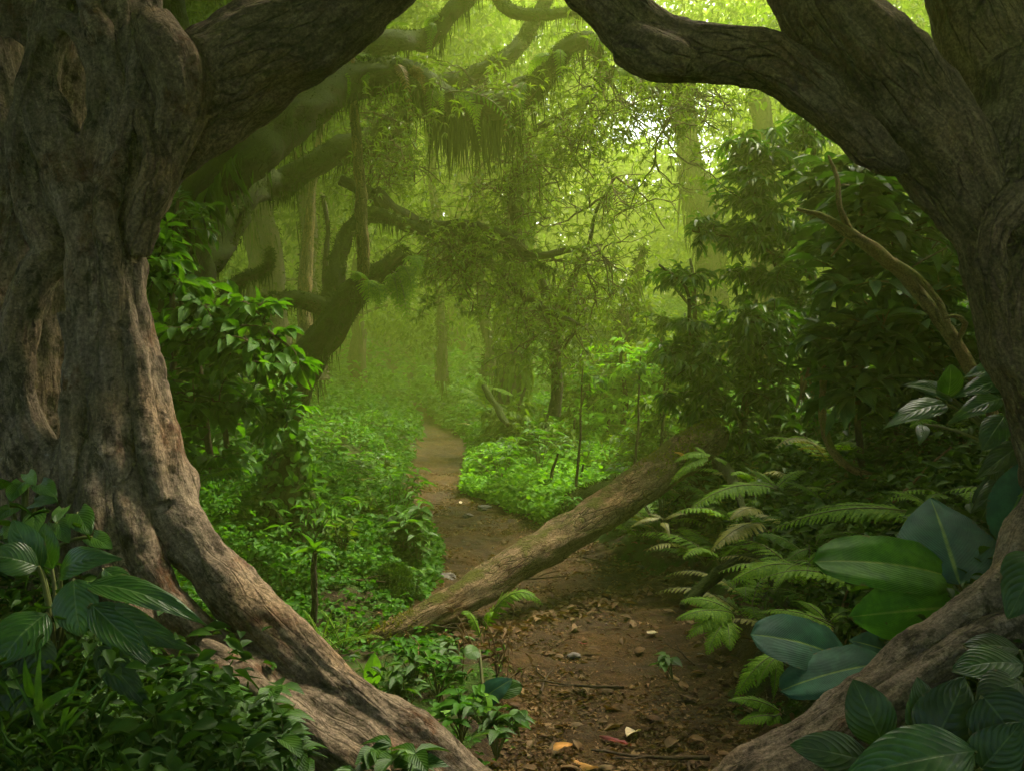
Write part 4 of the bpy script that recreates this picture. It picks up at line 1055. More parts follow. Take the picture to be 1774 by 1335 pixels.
fern('fern between the two groups of ribbed leaves', P(1440, 1080, 3.8), [(1320, 1085, 3.8, .2), (1380, 1040, 3.9), (1500, 1060, 3.9), (1310, 1060, 3.85)])
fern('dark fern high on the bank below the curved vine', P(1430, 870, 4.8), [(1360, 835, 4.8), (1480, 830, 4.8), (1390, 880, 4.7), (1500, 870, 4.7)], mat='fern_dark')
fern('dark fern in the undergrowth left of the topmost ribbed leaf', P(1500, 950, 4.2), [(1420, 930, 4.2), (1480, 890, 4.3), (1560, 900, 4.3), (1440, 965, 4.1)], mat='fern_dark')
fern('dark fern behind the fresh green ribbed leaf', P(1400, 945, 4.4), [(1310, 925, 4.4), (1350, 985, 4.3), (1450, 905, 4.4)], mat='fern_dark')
fern('low fern on the leaf-strewn bank beneath the log', P(1150, 905, 5.6), [(1090, 915, 5.5), (1120, 890, 5.6), (1190, 890, 5.6), (1160, 930, 5.4)], mat='fern_yel', width=.18)
fern('fern shading the top of the log', P(1232, 790, 6.2), [(1168, 800, 6.1, .16), (1160, 840, 6.0, .14), (1260, 800, 6.2, .14), (1205, 775, 6.2, .12)], mat='fern')
fern('single arched fern frond hanging over the middle of the log', P(842, 1110, 4.55), [(940, 1046, 4.5, .17), (800, 1062, 4.5, .1), (850, 1068, 4.4, .08)], mat='fern', arch=.6, pairs=28)
# left side
fern('bright fern sprouting beside the gnarled grey trunk', P(318, 850, 4.9), [(428, 812, 4.8, .13), (385, 822, 4.8, .12), (345, 890, 4.7, .1)], mat='fern', arch=.3)
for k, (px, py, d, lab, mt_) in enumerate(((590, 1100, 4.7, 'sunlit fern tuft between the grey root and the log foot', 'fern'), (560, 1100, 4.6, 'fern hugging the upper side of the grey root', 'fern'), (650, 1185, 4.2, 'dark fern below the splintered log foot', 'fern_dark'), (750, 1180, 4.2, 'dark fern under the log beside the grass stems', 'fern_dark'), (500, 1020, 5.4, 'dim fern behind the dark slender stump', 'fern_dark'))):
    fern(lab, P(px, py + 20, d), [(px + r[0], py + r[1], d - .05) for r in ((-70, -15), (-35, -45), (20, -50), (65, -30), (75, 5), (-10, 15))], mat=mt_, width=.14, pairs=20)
fern('hazy fern arching out right beyond the bend of the path', P(842, 705, 14), [(800, 672, 14), (830, 655, 14), (870, 668, 14), (890, 690, 14), (790, 695, 13.8)], width=.4, pairs=20, fine=False)
fern('misty fern under the ivy-clad trunk', P(890, 690, 13.5), [(850, 672, 13.4), (915, 675, 13.4), (925, 700, 13.3)], width=.4, pairs=20, fine=False)
# shared ferns on the banks
proto = []
for s in range(3):
    v = thing('fern', 'green fern growing among the undergrowth of the banks', 'fern', (0, 0, 0), 'ferns in the undergrowth')
    for k in range(6):
        a = k / 6 * 6.28 + rng.normal(scale=.25); L = rng.uniform(.3, .5)
        mb = MB(); frond(mb, np.zeros(3), np.array([math.cos(a) * L, math.sin(a) * L, .06 + .1 * rng.random()]), .35, .19, 18, None, True); mb.build('frond', [M['fern_yel' if rng.random() < .1 else ('fern_dark' if rng.random() < .35 + .2 * s else 'fern')], M['fstem']], v)
    proto.append(v)
locs = []
for k in range(80):
    if k < 54:
        y = rng.uniform(3.8, 7.2); c, h = path_c(y); x = c + h + .1 + 2.2 * rng.random() ** 1.2
    elif k < 68:
        y = rng.uniform(5.5, 10); c, h = path_c(y); x = c - h - rng.uniform(.7, 2.8)
    else:
        y = rng.uniform(10, 17); c, h = path_c(y); x = c + h + rng.uniform(.2, 3)
    locs.append((x, y))
for k, (x, y) in enumerate(locs):
    p = proto[k % 3]; sc = rng.uniform(.7, 1.25)
    if k < 3: p.location = tuple(on(x, y, .02)); p.rotation_euler.z = rng.uniform(0, 6.28)
    else: dup(p, on(x, y, .02), rng.uniform(0, 6.28), sc)

def leafplant(name, label, cat, base, specs, mat, d, group=None, stalk='fstem'):
    """specs: (base px, tip px, width px, options) each one a leaf of its own, with its stalk"""
    v = thing(name, label, cat, base, group)
    for k, sp in enumerate(specs):
        (a, tp, w), o = sp[:3], (sp[3] if len(sp) > 3 else {})
        da, dt_ = o.get('da', d), o.get('dt', d - .08)
        A, T_ = P(*a, da), P(*tp, dt_)
        n = np.array(o.get('n', (0, -.75, .65)))
        m = big_leaf(A, T_, w * (da + dt_) / 2 / FPX, n, o.get('arch', .08), o.get('fold', .16), o.get('wavy', .018), o.get('shape', 'ell'), seed=k + 1, curl=o.get('curl', .12))
        lf_ = m.build('leaf', M[o.get('mat', mat)], v)
        if o.get('lab'): lf_['label'] = o['lab']
        if not o.get('nostalk'):
            sb = MB(); q = (A + base) / 2 + np.array([0, .03, .06]); tt = np.linspace(0, 1, 9)[:, None]
            tube(sb, base * (1 - tt) ** 2 + q * 2 * tt * (1 - tt) + A * tt ** 2, np.linspace(.008, .005, 9), 6); sb.build('stalk', M[stalk], v)
    return v

# ribbed leaves behind the right root
leafplant('ribbed_leaf_plant', 'plant with large ribbed leaves, blue-green and fresh green, above the right root', 'plant', P(1690, 1100, 3.45), [
  ((1662, 1012), (1612, 862), 185, dict(shape='ovate', da=3.4, dt=3.72, n=(-.1, -.8, .6), arch=.03, fold=.1, curl=.1, lab='upright blue-green leaf with yellow midrib')),
  ((1655, 1002), (1408, 972), 112, dict(mat='calathea_green', da=3.45, dt=3.4, n=(.1, -.7, .7), arch=.08, shape='paddle', lab='fresh green leaf stretching left')),
  ((1680, 1050), (1470, 1068), 125, dict(mat='calathea_green', da=3.38, dt=3.35, n=(.1, -.9, .45), arch=.06, shape='ell', fold=.05, curl=.2, lab='fresh green leaf seen from below')),
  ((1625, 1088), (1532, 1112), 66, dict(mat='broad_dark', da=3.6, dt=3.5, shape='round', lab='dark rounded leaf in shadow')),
 ], 'calathea', 3.65)
leafplant('ribbed_leaf_plant', 'low plant with spreading blue-green ribbed leaves close to the path', 'plant', P(1530, 1190, 3.5), [
  ((1475, 1150), (1300, 1098), 104, dict(da=3.55, dt=3.5, n=(0, -.7, .75), arch=.1, shape='paddle')),
  ((1542, 1148), (1350, 1196), 92, dict(da=3.45, dt=3.4, n=(-.1, -.6, .8), arch=.07, shape='paddle')),
  ((1552, 1135), (1470, 1108), 70, dict(da=3.6, dt=3.55, n=(-.1, -.8, .6), shape='ovate')),
 ], 'calathea', 3.5)
leafplant('ribbed_leaf_plant', 'steep blue-green ribbed leaf half hidden at the picture edge above the root', 'plant', P(1750, 1000, 3.7), [
  ((1728, 935), (1800, 790), 90, dict(da=3.6, dt=3.6, n=(-.4, -1, .2), shape='ell', fold=.3)),
  ((1700, 900), (1735, 800), 60, dict(da=3.75, dt=3.75, n=(-.2, -1, .2), shape='lan', mat='broad_dark'))], 'calathea', 3.6)
# big soft leaves reaching in from the right trunk
leafplant('large_leaf_shrub', 'shrub of large dull-green pointed leaves reaching in front of the right trunk', 'shrub', P(1760, 800, 3.75), [
  ((1640, 700), (1530, 742), 52, dict(shape='lan', n=(-.1, -.7, .7), arch=.12)), ((1650, 690), (1560, 668), 42, dict(shape='lan', arch=.1)), ((1640, 690), (1646, 630), 50, dict(shape='ell', n=(0, -1, .3))),
  ((1735, 690), (1640, 735), 44, dict(shape='lan', arch=.12)), ((1745, 660), (1650, 690), 46, dict(shape='lan', arch=.1)), ((1740, 640), (1668, 655), 40, dict(shape='lan', arch=.1)),
  ((1600, 735), (1592, 772), 26, dict(shape='lan')), ((1740, 720), (1700, 780), 50, dict(shape='ell')), ((1770, 770), (1690, 830), 54, dict(shape='lan', mat='broad_dark')), ((1750, 830), (1680, 890), 46, dict(shape='lan', mat='broad_dark'))], 'broad', 3.75)

# dark leaves in the lower right corner
B0 = P(1640, 1480, 2.45)
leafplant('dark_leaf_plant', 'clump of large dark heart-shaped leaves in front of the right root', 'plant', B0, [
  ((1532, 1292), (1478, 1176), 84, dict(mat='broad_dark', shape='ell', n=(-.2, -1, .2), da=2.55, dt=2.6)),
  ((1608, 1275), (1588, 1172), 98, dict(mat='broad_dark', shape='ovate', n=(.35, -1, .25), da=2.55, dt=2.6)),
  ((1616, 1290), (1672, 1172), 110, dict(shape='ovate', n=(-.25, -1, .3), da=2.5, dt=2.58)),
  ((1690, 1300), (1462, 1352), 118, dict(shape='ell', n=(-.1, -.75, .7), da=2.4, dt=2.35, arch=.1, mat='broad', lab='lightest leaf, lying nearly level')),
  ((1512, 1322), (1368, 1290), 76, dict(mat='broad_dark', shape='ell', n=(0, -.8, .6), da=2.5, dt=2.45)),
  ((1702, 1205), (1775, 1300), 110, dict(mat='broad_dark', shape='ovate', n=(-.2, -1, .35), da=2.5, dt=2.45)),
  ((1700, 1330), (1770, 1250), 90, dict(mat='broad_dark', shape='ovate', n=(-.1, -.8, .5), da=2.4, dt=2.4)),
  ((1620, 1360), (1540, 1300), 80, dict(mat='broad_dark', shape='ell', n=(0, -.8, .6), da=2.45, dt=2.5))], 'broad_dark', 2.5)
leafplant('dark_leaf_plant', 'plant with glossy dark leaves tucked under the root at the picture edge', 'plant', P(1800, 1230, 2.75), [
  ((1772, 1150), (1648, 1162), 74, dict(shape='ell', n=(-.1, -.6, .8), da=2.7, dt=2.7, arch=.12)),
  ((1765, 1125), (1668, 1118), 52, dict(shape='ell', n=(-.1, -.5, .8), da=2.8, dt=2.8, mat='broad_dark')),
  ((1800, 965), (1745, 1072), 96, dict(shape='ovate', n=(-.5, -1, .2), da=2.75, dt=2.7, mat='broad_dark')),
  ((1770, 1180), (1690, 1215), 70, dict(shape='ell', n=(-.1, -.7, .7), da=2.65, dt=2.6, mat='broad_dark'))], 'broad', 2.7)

# lower left corner
leafplant('glossy_leaf_plant', 'plant with long glossy veined leaves spreading in front of the left trunk', 'plant', P(95, 1180, 2.6), [
  ((128, 1003), (142, 1102), 82, dict(n=(0, -1, .25), da=2.55, dt=2.5)), ((150, 1012), (358, 1084), 62, dict(n=(.1, -.6, .8), arch=.13, da=2.55, dt=2.5, shape='lan')),
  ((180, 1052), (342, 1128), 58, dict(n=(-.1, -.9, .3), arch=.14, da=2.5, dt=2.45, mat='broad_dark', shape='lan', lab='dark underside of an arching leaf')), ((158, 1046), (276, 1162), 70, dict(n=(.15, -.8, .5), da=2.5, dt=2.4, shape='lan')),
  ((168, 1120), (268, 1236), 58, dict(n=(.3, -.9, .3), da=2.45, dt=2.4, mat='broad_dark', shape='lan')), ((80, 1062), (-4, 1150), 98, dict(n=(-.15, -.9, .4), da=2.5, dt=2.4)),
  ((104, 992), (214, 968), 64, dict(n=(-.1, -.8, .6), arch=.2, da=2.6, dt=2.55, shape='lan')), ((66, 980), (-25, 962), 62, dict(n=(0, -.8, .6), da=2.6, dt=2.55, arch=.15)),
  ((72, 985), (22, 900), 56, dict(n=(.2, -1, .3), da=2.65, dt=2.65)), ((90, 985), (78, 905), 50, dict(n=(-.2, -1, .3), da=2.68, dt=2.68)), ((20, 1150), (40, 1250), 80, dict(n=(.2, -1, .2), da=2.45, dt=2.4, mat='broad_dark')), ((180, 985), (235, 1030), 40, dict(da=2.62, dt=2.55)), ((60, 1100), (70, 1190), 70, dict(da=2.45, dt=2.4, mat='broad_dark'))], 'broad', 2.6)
leafplant('climbing_plant', 'climber with small heart-shaped leaves over the base of the left trunk', 'plant', P(30, 1000, 2.95), [
  ((62, 890), (58, 932), 40, dict(shape='heart')), ((135, 888), (158, 925), 46, dict(shape='heart')), ((40, 835), (20, 868), 40, dict(shape='heart')), ((70, 838), (98, 860), 34, dict(shape='heart')), ((20, 880), (-10, 905), 40, dict(shape='heart')), ((60, 870), (100, 868), 34, dict(shape='heart')), ((10, 845), (-15, 828), 36, dict(shape='heart')), ((28, 908), (10, 940), 40, dict(shape='heart')), ((100, 905), (120, 940), 34, dict(shape='heart')), ((48, 820), (62, 840), 24, dict(shape='heart')), ((110, 880), (96, 905), 26, dict(shape='heart')), ((160, 930), (195, 950), 34, dict(shape='heart'))], 'herb', 2.92)
v = thing('broad_grass', 'tuft of broad grass blades in front of the glossy veined leaves', 'grass tuft', P(80, 1330, 2.35))
for a, tp, w in (((72, 1260), (72, 1110), 16), ((70, 1230), (150, 1180), 18), ((110, 1330), (170, 1110), 14), ((100, 1300), (185, 1170), 14), ((60, 1210), (42, 1135), 18), ((190, 1335), (268, 1235), 18), ((130, 1330), (20, 1160), 14), ((80, 1290), (160, 1215), 16), ((0, 1290), (80, 1330), 20), ((40, 1335), (0, 1230), 15), ((240, 1335), (215, 1240), 12)):
    A, T_ = P(*a, 2.3), P(*tp, 2.25)
    big_leaf(A, T_, w * 2.3 / FPX, (rng.normal(scale=.3), -1, .4), .12, .2, .01, 'lan', 16, 3, seed=a[0]).build('leaf', M['herb'], v)

def herb(label, base, n, L, W, h, mat='herb', group=None, T=None, name='herb_plant', cat='plant'):
    v = thing(name, label, cat, base, group)
    s, lf_ = MB(), MB()
    for k in range(n):
        a = rng.uniform(0, 6.28); tip = base + np.array([math.cos(a) * h * .55 * rng.random(), math.sin(a) * h * .55 * rng.random(), h * rng.uniform(.5, 1)])
        t_ = np.linspace(0, 1, 6)[:, None]; m = (base + tip) / 2 + np.array([0, 0, .15 * h])
        Q = base * (1 - t_) ** 2 + m * 2 * t_ * (1 - t_) + tip * t_ ** 2
        tube(s, Q, np.linspace(.004, .002, 6), 5, cap=False)
        for i in (5, 5, 5, 4, 4, 3):
            b = rng.uniform(0, 6.28); D = np.array([math.cos(b), math.sin(b), .15])
            leaves(lf_, T or leaf_t([(0, .02), (.1, .22), (.3, .47), (.55, .46), (.8, .24), (1, .01)], .25, .35), Q[i][None], D[None], UP[None] + rng.normal(scale=.2, size=(1, 3)), L * rng.uniform(.6, 1.1), W * rng.uniform(.7, 1.1))
    s.build('stems', M['fstem'], v); lf_.build('leaves', M[mat], v)
    return v
for px, py, d, lab in ((390, 1290, 2.6, 'pale small-leaved herb clump below the grey root'), (450, 1270, 2.62, 'herb clump with pointed oval leaves nestled against the root'), (500, 1330, 2.5, 'herb clump at the bottom edge beside the root'), (340, 1330, 2.5, 'herb clump at the bottom edge left of the pale one'), (270, 1320, 2.5, 'dim herb clump beside the broad grass'), (420, 1345, 2.4, 'lowest herb clump at the bottom edge'), (320, 1220, 2.75, 'dim herb clump beneath the dark arching leaf'), (200, 1300, 2.45, 'dim herb clump in the corner behind the grass blades'), (690, 1360, 2.6, 'leafy herb peeking up in front of the root at the bottom')):
    q = P(px, py + 70, d); herb(lab, q, 9, .10, .055, .22, 'herb')
# small plants between root and path
leafplant('young_leaf', 'bright yellow-green young leaf standing up behind the grey root', 'leaf', P(648, 1200, 3.6), [((644, 1188), (648, 1130), 32, dict(mat='yellowleaf', shape='ell', da=3.6, dt=3.6, n=(.2, -1, .2), fold=.3))], 'yellowleaf', 3.6)
leafplant('arrow_leaf_plant', 'plant with two broad rounded leaves at the left edge of the path', 'plant', P(840, 1260, 3.6), [
  ((822, 1222), (888, 1175), 44, dict(mat='calathea', da=3.6, dt=3.6, shape='ell', n=(-.2, -.8, .6))), ((858, 1200), (905, 1188), 34, dict(mat='herb', shape='round', da=3.6, dt=3.6)), ((850, 1205), (822, 1232), 34, dict(mat='yellowleaf', da=3.55, dt=3.5, shape='ell', n=(.2, -1, .2))),
  ((830, 1125), (805, 1135), 30, dict(mat='herb', shape='round', da=3.8, dt=3.75)), ((790, 1225), (740, 1240), 26, dict(mat='yellowleaf', shape='lan')), ((760, 1230), (742, 1215), 18, dict(mat='herb', shape='lan'))], 'herb', 3.6)
for k, (px, py, d, lab) in enumerate(((760, 1190, 3.8, 'weedy herb right of the bright young leaf'), (700, 1210, 3.6, 'weedy herb close behind the grey root'), (800, 1260, 3.4, 'low weedy herb below the broad rounded leaves'), (860, 1290, 3.3, 'low weedy herb where the root meets the path'), (720, 1160, 4.1, 'weedy herb in the shade of the log'), (780, 1150, 4.2, 'weedy herb among the dry grass stems'), (900, 1250, 3.5, 'tiny herb sprouting on the path edge'), (1165, 1150, 4, 'small herb sprig on the path beside the pale fern'))):
    q = P(px, py + 25, d); herb(lab, q, 9 if k < 6 else 3, .075, .035, .2 if k < 6 else .09, 'herb' if k % 2 else 'cover')
v = thing('dry_grass', 'thin dry grass stems standing in front of the log', 'grass tuft', P(820, 1220, 3.8))
for k, (a, tp) in enumerate((((850, 1230), (775, 1040)), ((850, 1200), (890, 1060)), ((860, 1180), (835, 1070)), ((800, 1170), (790, 1080)), ((845, 1210), (920, 1150)), ((770, 1220), (700, 1090)), ((875, 1200), (870, 1090)))):
    b = MB(); A, T_ = P(*a, 3.85), P(*tp, 3.95); t_ = np.linspace(0, 1, 9)[:, None]
    tube(b, A * (1 - t_) + T_ * t_ + np.array([.02, 0, .03]) * np.sin(t_ * 3.14), np.linspace(.003, .0014, 9), 5); 
    n = 7; i = rng.integers(3, 9, n); leaves(b, L_LAN, (A * (1 - t_) + T_ * t_)[i], rand_dir(n, -.1), UP, .06, .01); b.build('stem', M['straw'], v)
# stump sapling left of centre, stump hung with leaves, mossy stone
v = thing('stump_sapling', 'slim dark stump with a fresh sprig of leaves on its top beside the root', 'stump', P(543, 1100, 4.9))
b = MB(); limb(b, [(540, 1110, 4.9, 6.5), (545, 1040, 4.9, 5.5), (543, 985, 4.9, 5), (547, 950, 4.9, 4)], .03, 10, .25, 71); b.build('trunk', M['bark_dark'], v)
b = MB(); tp = P(545, 955, 4.9); n = 7
leaves(b, L_ELL, np.repeat(tp[None], n, 0), np.array([(.8, -.2, .3), (-.8, -.2, .3), (.4, -.3, .7), (-.3, 0, .8), (.9, 0, -.1), (-.5, -.5, .2), (.1, -.6, .4)]), UP + rng.normal(scale=.2, size=(n, 3)), rng.uniform(.09, .14, n), .055); b.build('sprig', M['leaf_shrub'], v)
v = thing('overgrown_stump', 'rotting stump overgrown with small creeping leaves on the left bank', 'stump', P(500, 870, 6))
b = MB(); q = limb(b, [(505, 960, 6, 52), (502, 880, 6, 44), (498, 810, 6, 34), (502, 775, 6, 20), (510, 765, 6, 8)], .05, 18, .35, 72); b.build('trunk', M['bark_moss'], v)
b = MB(); n = 1500; i = rng.integers(0, len(q), n); d = rand_dir(n)
leaves(b, L_RND, q[i, :3] + d * (q[i, 3:4] + rng.uniform(0, .06, (n, 1))), unit(d * .5 + rng.normal(scale=.5, size=(n, 3))), d + UP * .4, rng.uniform(.03, .07, n), .04); b.build('creeper', M['leaf_shrub'], v)
def rock(name, label, c, r, mat, seed, group=None, n=22):
    u, w_ = np.meshgrid(np.linspace(0, 2 * np.pi, n * 2, endpoint=False), np.linspace(.02, np.pi - .02, n))
    d = np.stack([np.cos(u) * np.sin(w_), np.sin(u) * np.sin(w_), np.cos(w_)], -1).reshape(-1, 3)
    q = d * (1 + .28 * fbm(d * 1.6 + seed * 9, 4, seed))[:, None]
    m = n * 2; i = np.arange(n - 1)[:, None] * m; j = np.arange(m)[None]
    F = np.stack([i + j, i + m + j, i + m + (j + 1) % m, i + (j + 1) % m], 2).reshape(-1, 4)
    o = MB().add(np.asarray(c) + q * np.asarray(r), F).build(name, mat, origin=np.asarray(c))
    return tag(o, label, 'stone', group)
rock('mossy_stone', 'rounded boulder covered in yellow moss on the left bank', P(676, 1020, 5.6), (.12, .11, .10), M['bark_moss'], 3)
b = MB(); c = P(676, 1020, 5.6); n = 5000; d = rand_dir(n, .2); leaves(b, L_TINY, c + d * np.array([.12, .12, .12]) * (1 + .28 * fbm(d * 1.6 + 27, 4, 3))[:, None], unit(d + rng.normal(scale=.6, size=(n, 3))), d, .03, .01); o = b.build('moss_cushion', M['cover_dark'], origin=c); tag(o, 'cushion of fine moss on the rounded boulder', 'moss')

# ---------------------------------------------------------------- the fallen log
v = thing('fallen_log', 'mossy fallen tree trunk lying slantwise across the path', 'log', P(690, 1110, 5.0))
b = MB(); q = limb(b, [(612, 1128, 4.96, 9.2), (645, 1114, 5.0, 19.3), (700, 1090, 5.05, 25.8), (780, 1048, 5.25, 28.5), (870, 993, 5.55, 30.4), (960, 939, 5.85, 32.2), (1050, 880, 6.15, 34.0), (1140, 820, 6.45, 33), (1200, 778, 6.65, 33.1), (1235, 754, 6.8, 27), (1248, 745, 6.85, 17)], .02, 40, .2, 73); b.build('trunk', M['bark_log'], v)
b = MB(); qq = sx(q, 1110, 1300); n = 1600; i = rng.integers(0, len(qq), n); d = rand_dir(n, .9); leaves(b, L_TINY, qq[i, :3] + d * qq[i, 3:4] * .96, unit(d + rng.normal(scale=.6, size=(n, 3))), d, .035, .012)
qq = sx(q, 618, 720); n = 500; i = rng.integers(0, len(qq), n); d = rand_dir(n, .6); leaves(b, L_TINY, qq[i, :3] + d * qq[i, 3:4] * .98, unit(d + rng.normal(scale=.6, size=(n, 3))), d, .025, .01); b.build('moss', M['moss_yel'], v)
v = thing('log_stub', 'dark leaning stub propping up the raised end of the log', 'stump', P(1180, 930, 6.4))
b = MB(); limb(b, [(1175, 935, 6.5, 10), (1188, 895, 6.6, 12), (1206, 850, 6.75, 14), (1220, 812, 6.85, 15)], .04, 14, .3, 74); b.build('trunk', M['bark_dark'], v)
v = thing('root_stub', 'pale hanging root slanting down beneath the dense bush', 'root', P(1290, 870, 6.2))
b = MB(); limb(b, [(1245, 800, 6.6, 12), (1266, 825, 6.2, 10), (1282, 865, 5.8, 7), (1296, 905, 5.6, 5)], .04, 10, .3, 75); b.build('stem', M['bark_dark'], v)
v = thing('fallen_branch', 'mossy fallen branch lying along the right edge of the path', 'branch', P(1200, 1040, 4.5))
b = MB(); q = limb(b, [(1182, 1050, 4.4, 6), (1215, 1018, 4.5, 10), (1250, 990, 4.55, 11), (1290, 967, 4.65, 10), (1330, 950, 4.75, 7)], .03, 14, .3, 76); b.build('stem', M['bark_moss'], v); 
v = thing('fallen_log', 'dark rotting trunk lying in the ground cover behind the log', 'log', P(1050, 850, 8.4))
b = MB(); q = limb(b, [(990, 870, 8.2, 14), (1040, 850, 8.3, 16), (1100, 838, 8.4, 17), (1170, 822, 8.5, 16)], .05, 14, .3, 77); b.build('trunk', M['bark_moss'], v); 
b = MB(); fuzz(b, q, 1200, .05, .014); b.build('moss', M['moss'], v)
v = thing('mossy_branch', 'yellow-mossed bent branch lying on the bank right of the path bend', 'branch', P(860, 700, 12.5))
b = MB(); limb(b, [(838, 668, 12.6, 5), (850, 690, 12.5, 6), (862, 705, 12.4, 6), (872, 725, 12.2, 6), (880, 735, 12, 4)], .05, 10, .3, 78); b.build('stem', M['bark_moss'], v)

hp = []
for s_ in range(4):
    v = herb('leafy herb growing in the ground cover of the banks', np.zeros(3), 10, (.09, .07, .11, .06)[s_], (.045, .04, .035, .03)[s_], (.3, .22, .4, .18)[s_], ('herb', 'cover', 'leaf_shrub', 'leaf_tree')[s_], 'leafy herbs on the banks'); hp.append(v)
for k in range(120):
    y = 5.6 + 8.5 * rng.random() ** 1.3; c, h = path_c(y)
    x = c - h - .05 - 2.6 * rng.random() ** 1.3 if k % 3 else c + h + .05 + 2.2 * rng.random()
    if k < 4: hp[k].location = tuple(on(x, y)); hp[k].rotation_euler.z = k
    else: dup(hp[k % 4], on(x, y), rng.uniform(0, 6.28), rng.uniform(.6, 1.5))

tw_ = []
for s_ in range(4):
    b = MB(); L = rng.uniform(.25, .5); C = np.stack([np.linspace(0, L, 10), .03 * fbm(np.stack([np.linspace(0, 2, 10), np.zeros(10), np.full(10, s_ * 3.3)], 1), 3, s_), .008 + .012 * np.abs(fbm(np.stack([np.linspace(0, 2, 10), np.zeros(10), np.full(10, s_ * 5.3)], 1), 2, s_))], 1)
    tube(b, C, np.linspace(.007, .003, 10), 6, 0, .2, s_); i_ = 5; tube(b, np.stack([C[i_], C[i_] + np.array([.05, .05, .01]), C[i_] + np.array([.12, .07, .015])]), [.004, .003, .002], 5)
    o = b.build('fallen_twig', M['bark_vine' if s_ % 2 else 'twig']); tag(o, 'bare broken twig lying on the forest floor', 'twig', 'twigs lying on the forest floor'); tw_.append(o)
for k in range(56):
    y = 3.4 + 7 * rng.random() ** 1.4; c, h = path_c(y)
    x = c + h * rng.uniform(-1.0, 1.1) if k % 4 == 0 else (c + h + rng.uniform(0, 2) if k % 2 else c - h - rng.uniform(0, 1.4))
    o = tw_[k] if k < 4 else tw_[k % 4].copy()
    if k > 3: COL.objects.link(o)
    o.location = tuple(on(x, y, .02 if k % 4 == 0 else .06)); o.rotation_euler = (0, rng.normal(scale=.08), rng.uniform(0, 6.28)); s_ = rng.uniform(.6, 1.3); o.scale = (s_, s_, s_)
# ---------------------------------------------------------------- what nobody could count: ground cover, litter, gravel
def cover(name, label, n, ysamp, xsamp, mat, L, hgt, T=L_RND, per=4, seed=0, W=.85, keep=None):
    y = ysamp(n); x = xsamp(y)
    pp = np.stack([x, y, x * 0], 1)
    k = fbm(pp * 1.6, 3, seed + 5) + rng.normal(scale=.35, size=n) > -.45
    low = (y < 5.35) & (y > 3.5) & (x > -1.05) & (x < .4)      # open earth round the foot of the log
    if mat == 'cover_dark': k &= ~((y < 3.4) & (x > -.72 - .35 * (y - 2.6)) & (x < .3))      # the root lies bare
    k &= ~(low & (rng.random(n) < .8))
    x, y = x[k], y[k]; n = len(x)
    z = G(x, y)
    H = hgt * (.25 + .75 * rng.random(n)) * (1 + .9 * fbm(np.stack([x, y, x * 0], 1) * 2.3, 3, seed + 9) + .8 * (rng.random(n) < .12))
    top = np.stack([x, y, z + np.maximum(.01, H)], 1)
    B = np.repeat(top, per, 0) + rng.normal(size=(n * per, 3)) * np.array([1, 1, .5]) * L * .5
    m = n * per
    a = rng.uniform(0, 6.28, m)
    D = unit(np.stack([np.cos(a), np.sin(a), rng.normal(scale=.35, size=m)], 1))
    N = unit(UP + rng.normal(scale=.45, size=(m, 3)) + np.array([0, -.25, 0]))
    ll = L * (.45 + .09 * np.repeat(y, per)) * rng.uniform(.55, 1.2, m)
    b = MB(); leaves(b, T, B, D, N, ll, ll * W)
    o = b.build(name, M[mat]); return tag(o, label, None, None, 'stuff')
def yl(a, b, p=1.6): return lambda n: a + (b - a) * rng.random(n) ** p
def left_of(lo, hi, p=1.4):
    def f(y):
        c, h = path_c(y); return c - h * rng.uniform(.98, 1.03, len(y)) - lo - (hi - lo) * rng.random(len(y)) ** p
    return f
def right_of(lo, hi, p=1.4):
    def f(y):
        c, h = path_c(y); return c + h * rng.uniform(.98, 1.05, len(y)) + lo + (hi - lo) * rng.random(len(y)) ** p
    return f
cover('ground_cover', None, 26000, yl(5.7, 11), left_of(.0, 2.6), 'cover', .034, .09, seed=1, per=4)
cover('ground_cover', None, 9000, yl(5.3, 9), left_of(.6, 4.5, 1), 'cover', .055, .2, T=L_ELL, seed=2, W=.5)
cover('ground_cover', None, 16000, yl(8.2, 14, 1.3), right_of(-.02, 3.2), 'cover_sunlit', .034, .10, seed=3, per=4)
cover('ground_cover', None, 14000, yl(10.5, 24, 1.2), left_of(.0, 9), 'cover', .05, .18, seed=4, T=L_ELL, W=.6)
cover('ground_cover', None, 14000, yl(13, 24, 1.2), right_of(.0, 9), 'cover', .05, .18, seed=5, T=L_ELL, W=.6)
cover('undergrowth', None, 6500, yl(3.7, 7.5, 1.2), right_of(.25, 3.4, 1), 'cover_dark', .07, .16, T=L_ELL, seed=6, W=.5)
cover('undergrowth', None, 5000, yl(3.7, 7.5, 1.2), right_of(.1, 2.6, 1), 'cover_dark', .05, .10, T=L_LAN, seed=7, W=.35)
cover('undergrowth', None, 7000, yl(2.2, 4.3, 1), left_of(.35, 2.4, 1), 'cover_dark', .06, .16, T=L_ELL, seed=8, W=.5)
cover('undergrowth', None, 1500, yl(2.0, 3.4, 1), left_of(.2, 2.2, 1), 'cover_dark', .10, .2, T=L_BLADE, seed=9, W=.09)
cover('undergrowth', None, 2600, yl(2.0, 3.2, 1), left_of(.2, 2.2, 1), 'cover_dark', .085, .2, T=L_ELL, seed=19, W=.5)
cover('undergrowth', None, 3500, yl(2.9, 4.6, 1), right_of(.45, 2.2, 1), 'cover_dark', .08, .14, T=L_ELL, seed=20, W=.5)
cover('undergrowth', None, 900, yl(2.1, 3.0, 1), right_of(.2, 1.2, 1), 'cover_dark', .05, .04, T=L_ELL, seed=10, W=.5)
cover('undergrowth', None, 1700, yl(3.1, 4.9, 1), left_of(-.08, .9, 1), 'cover', .040, .05, T=L_ELL, seed=11, W=.45)
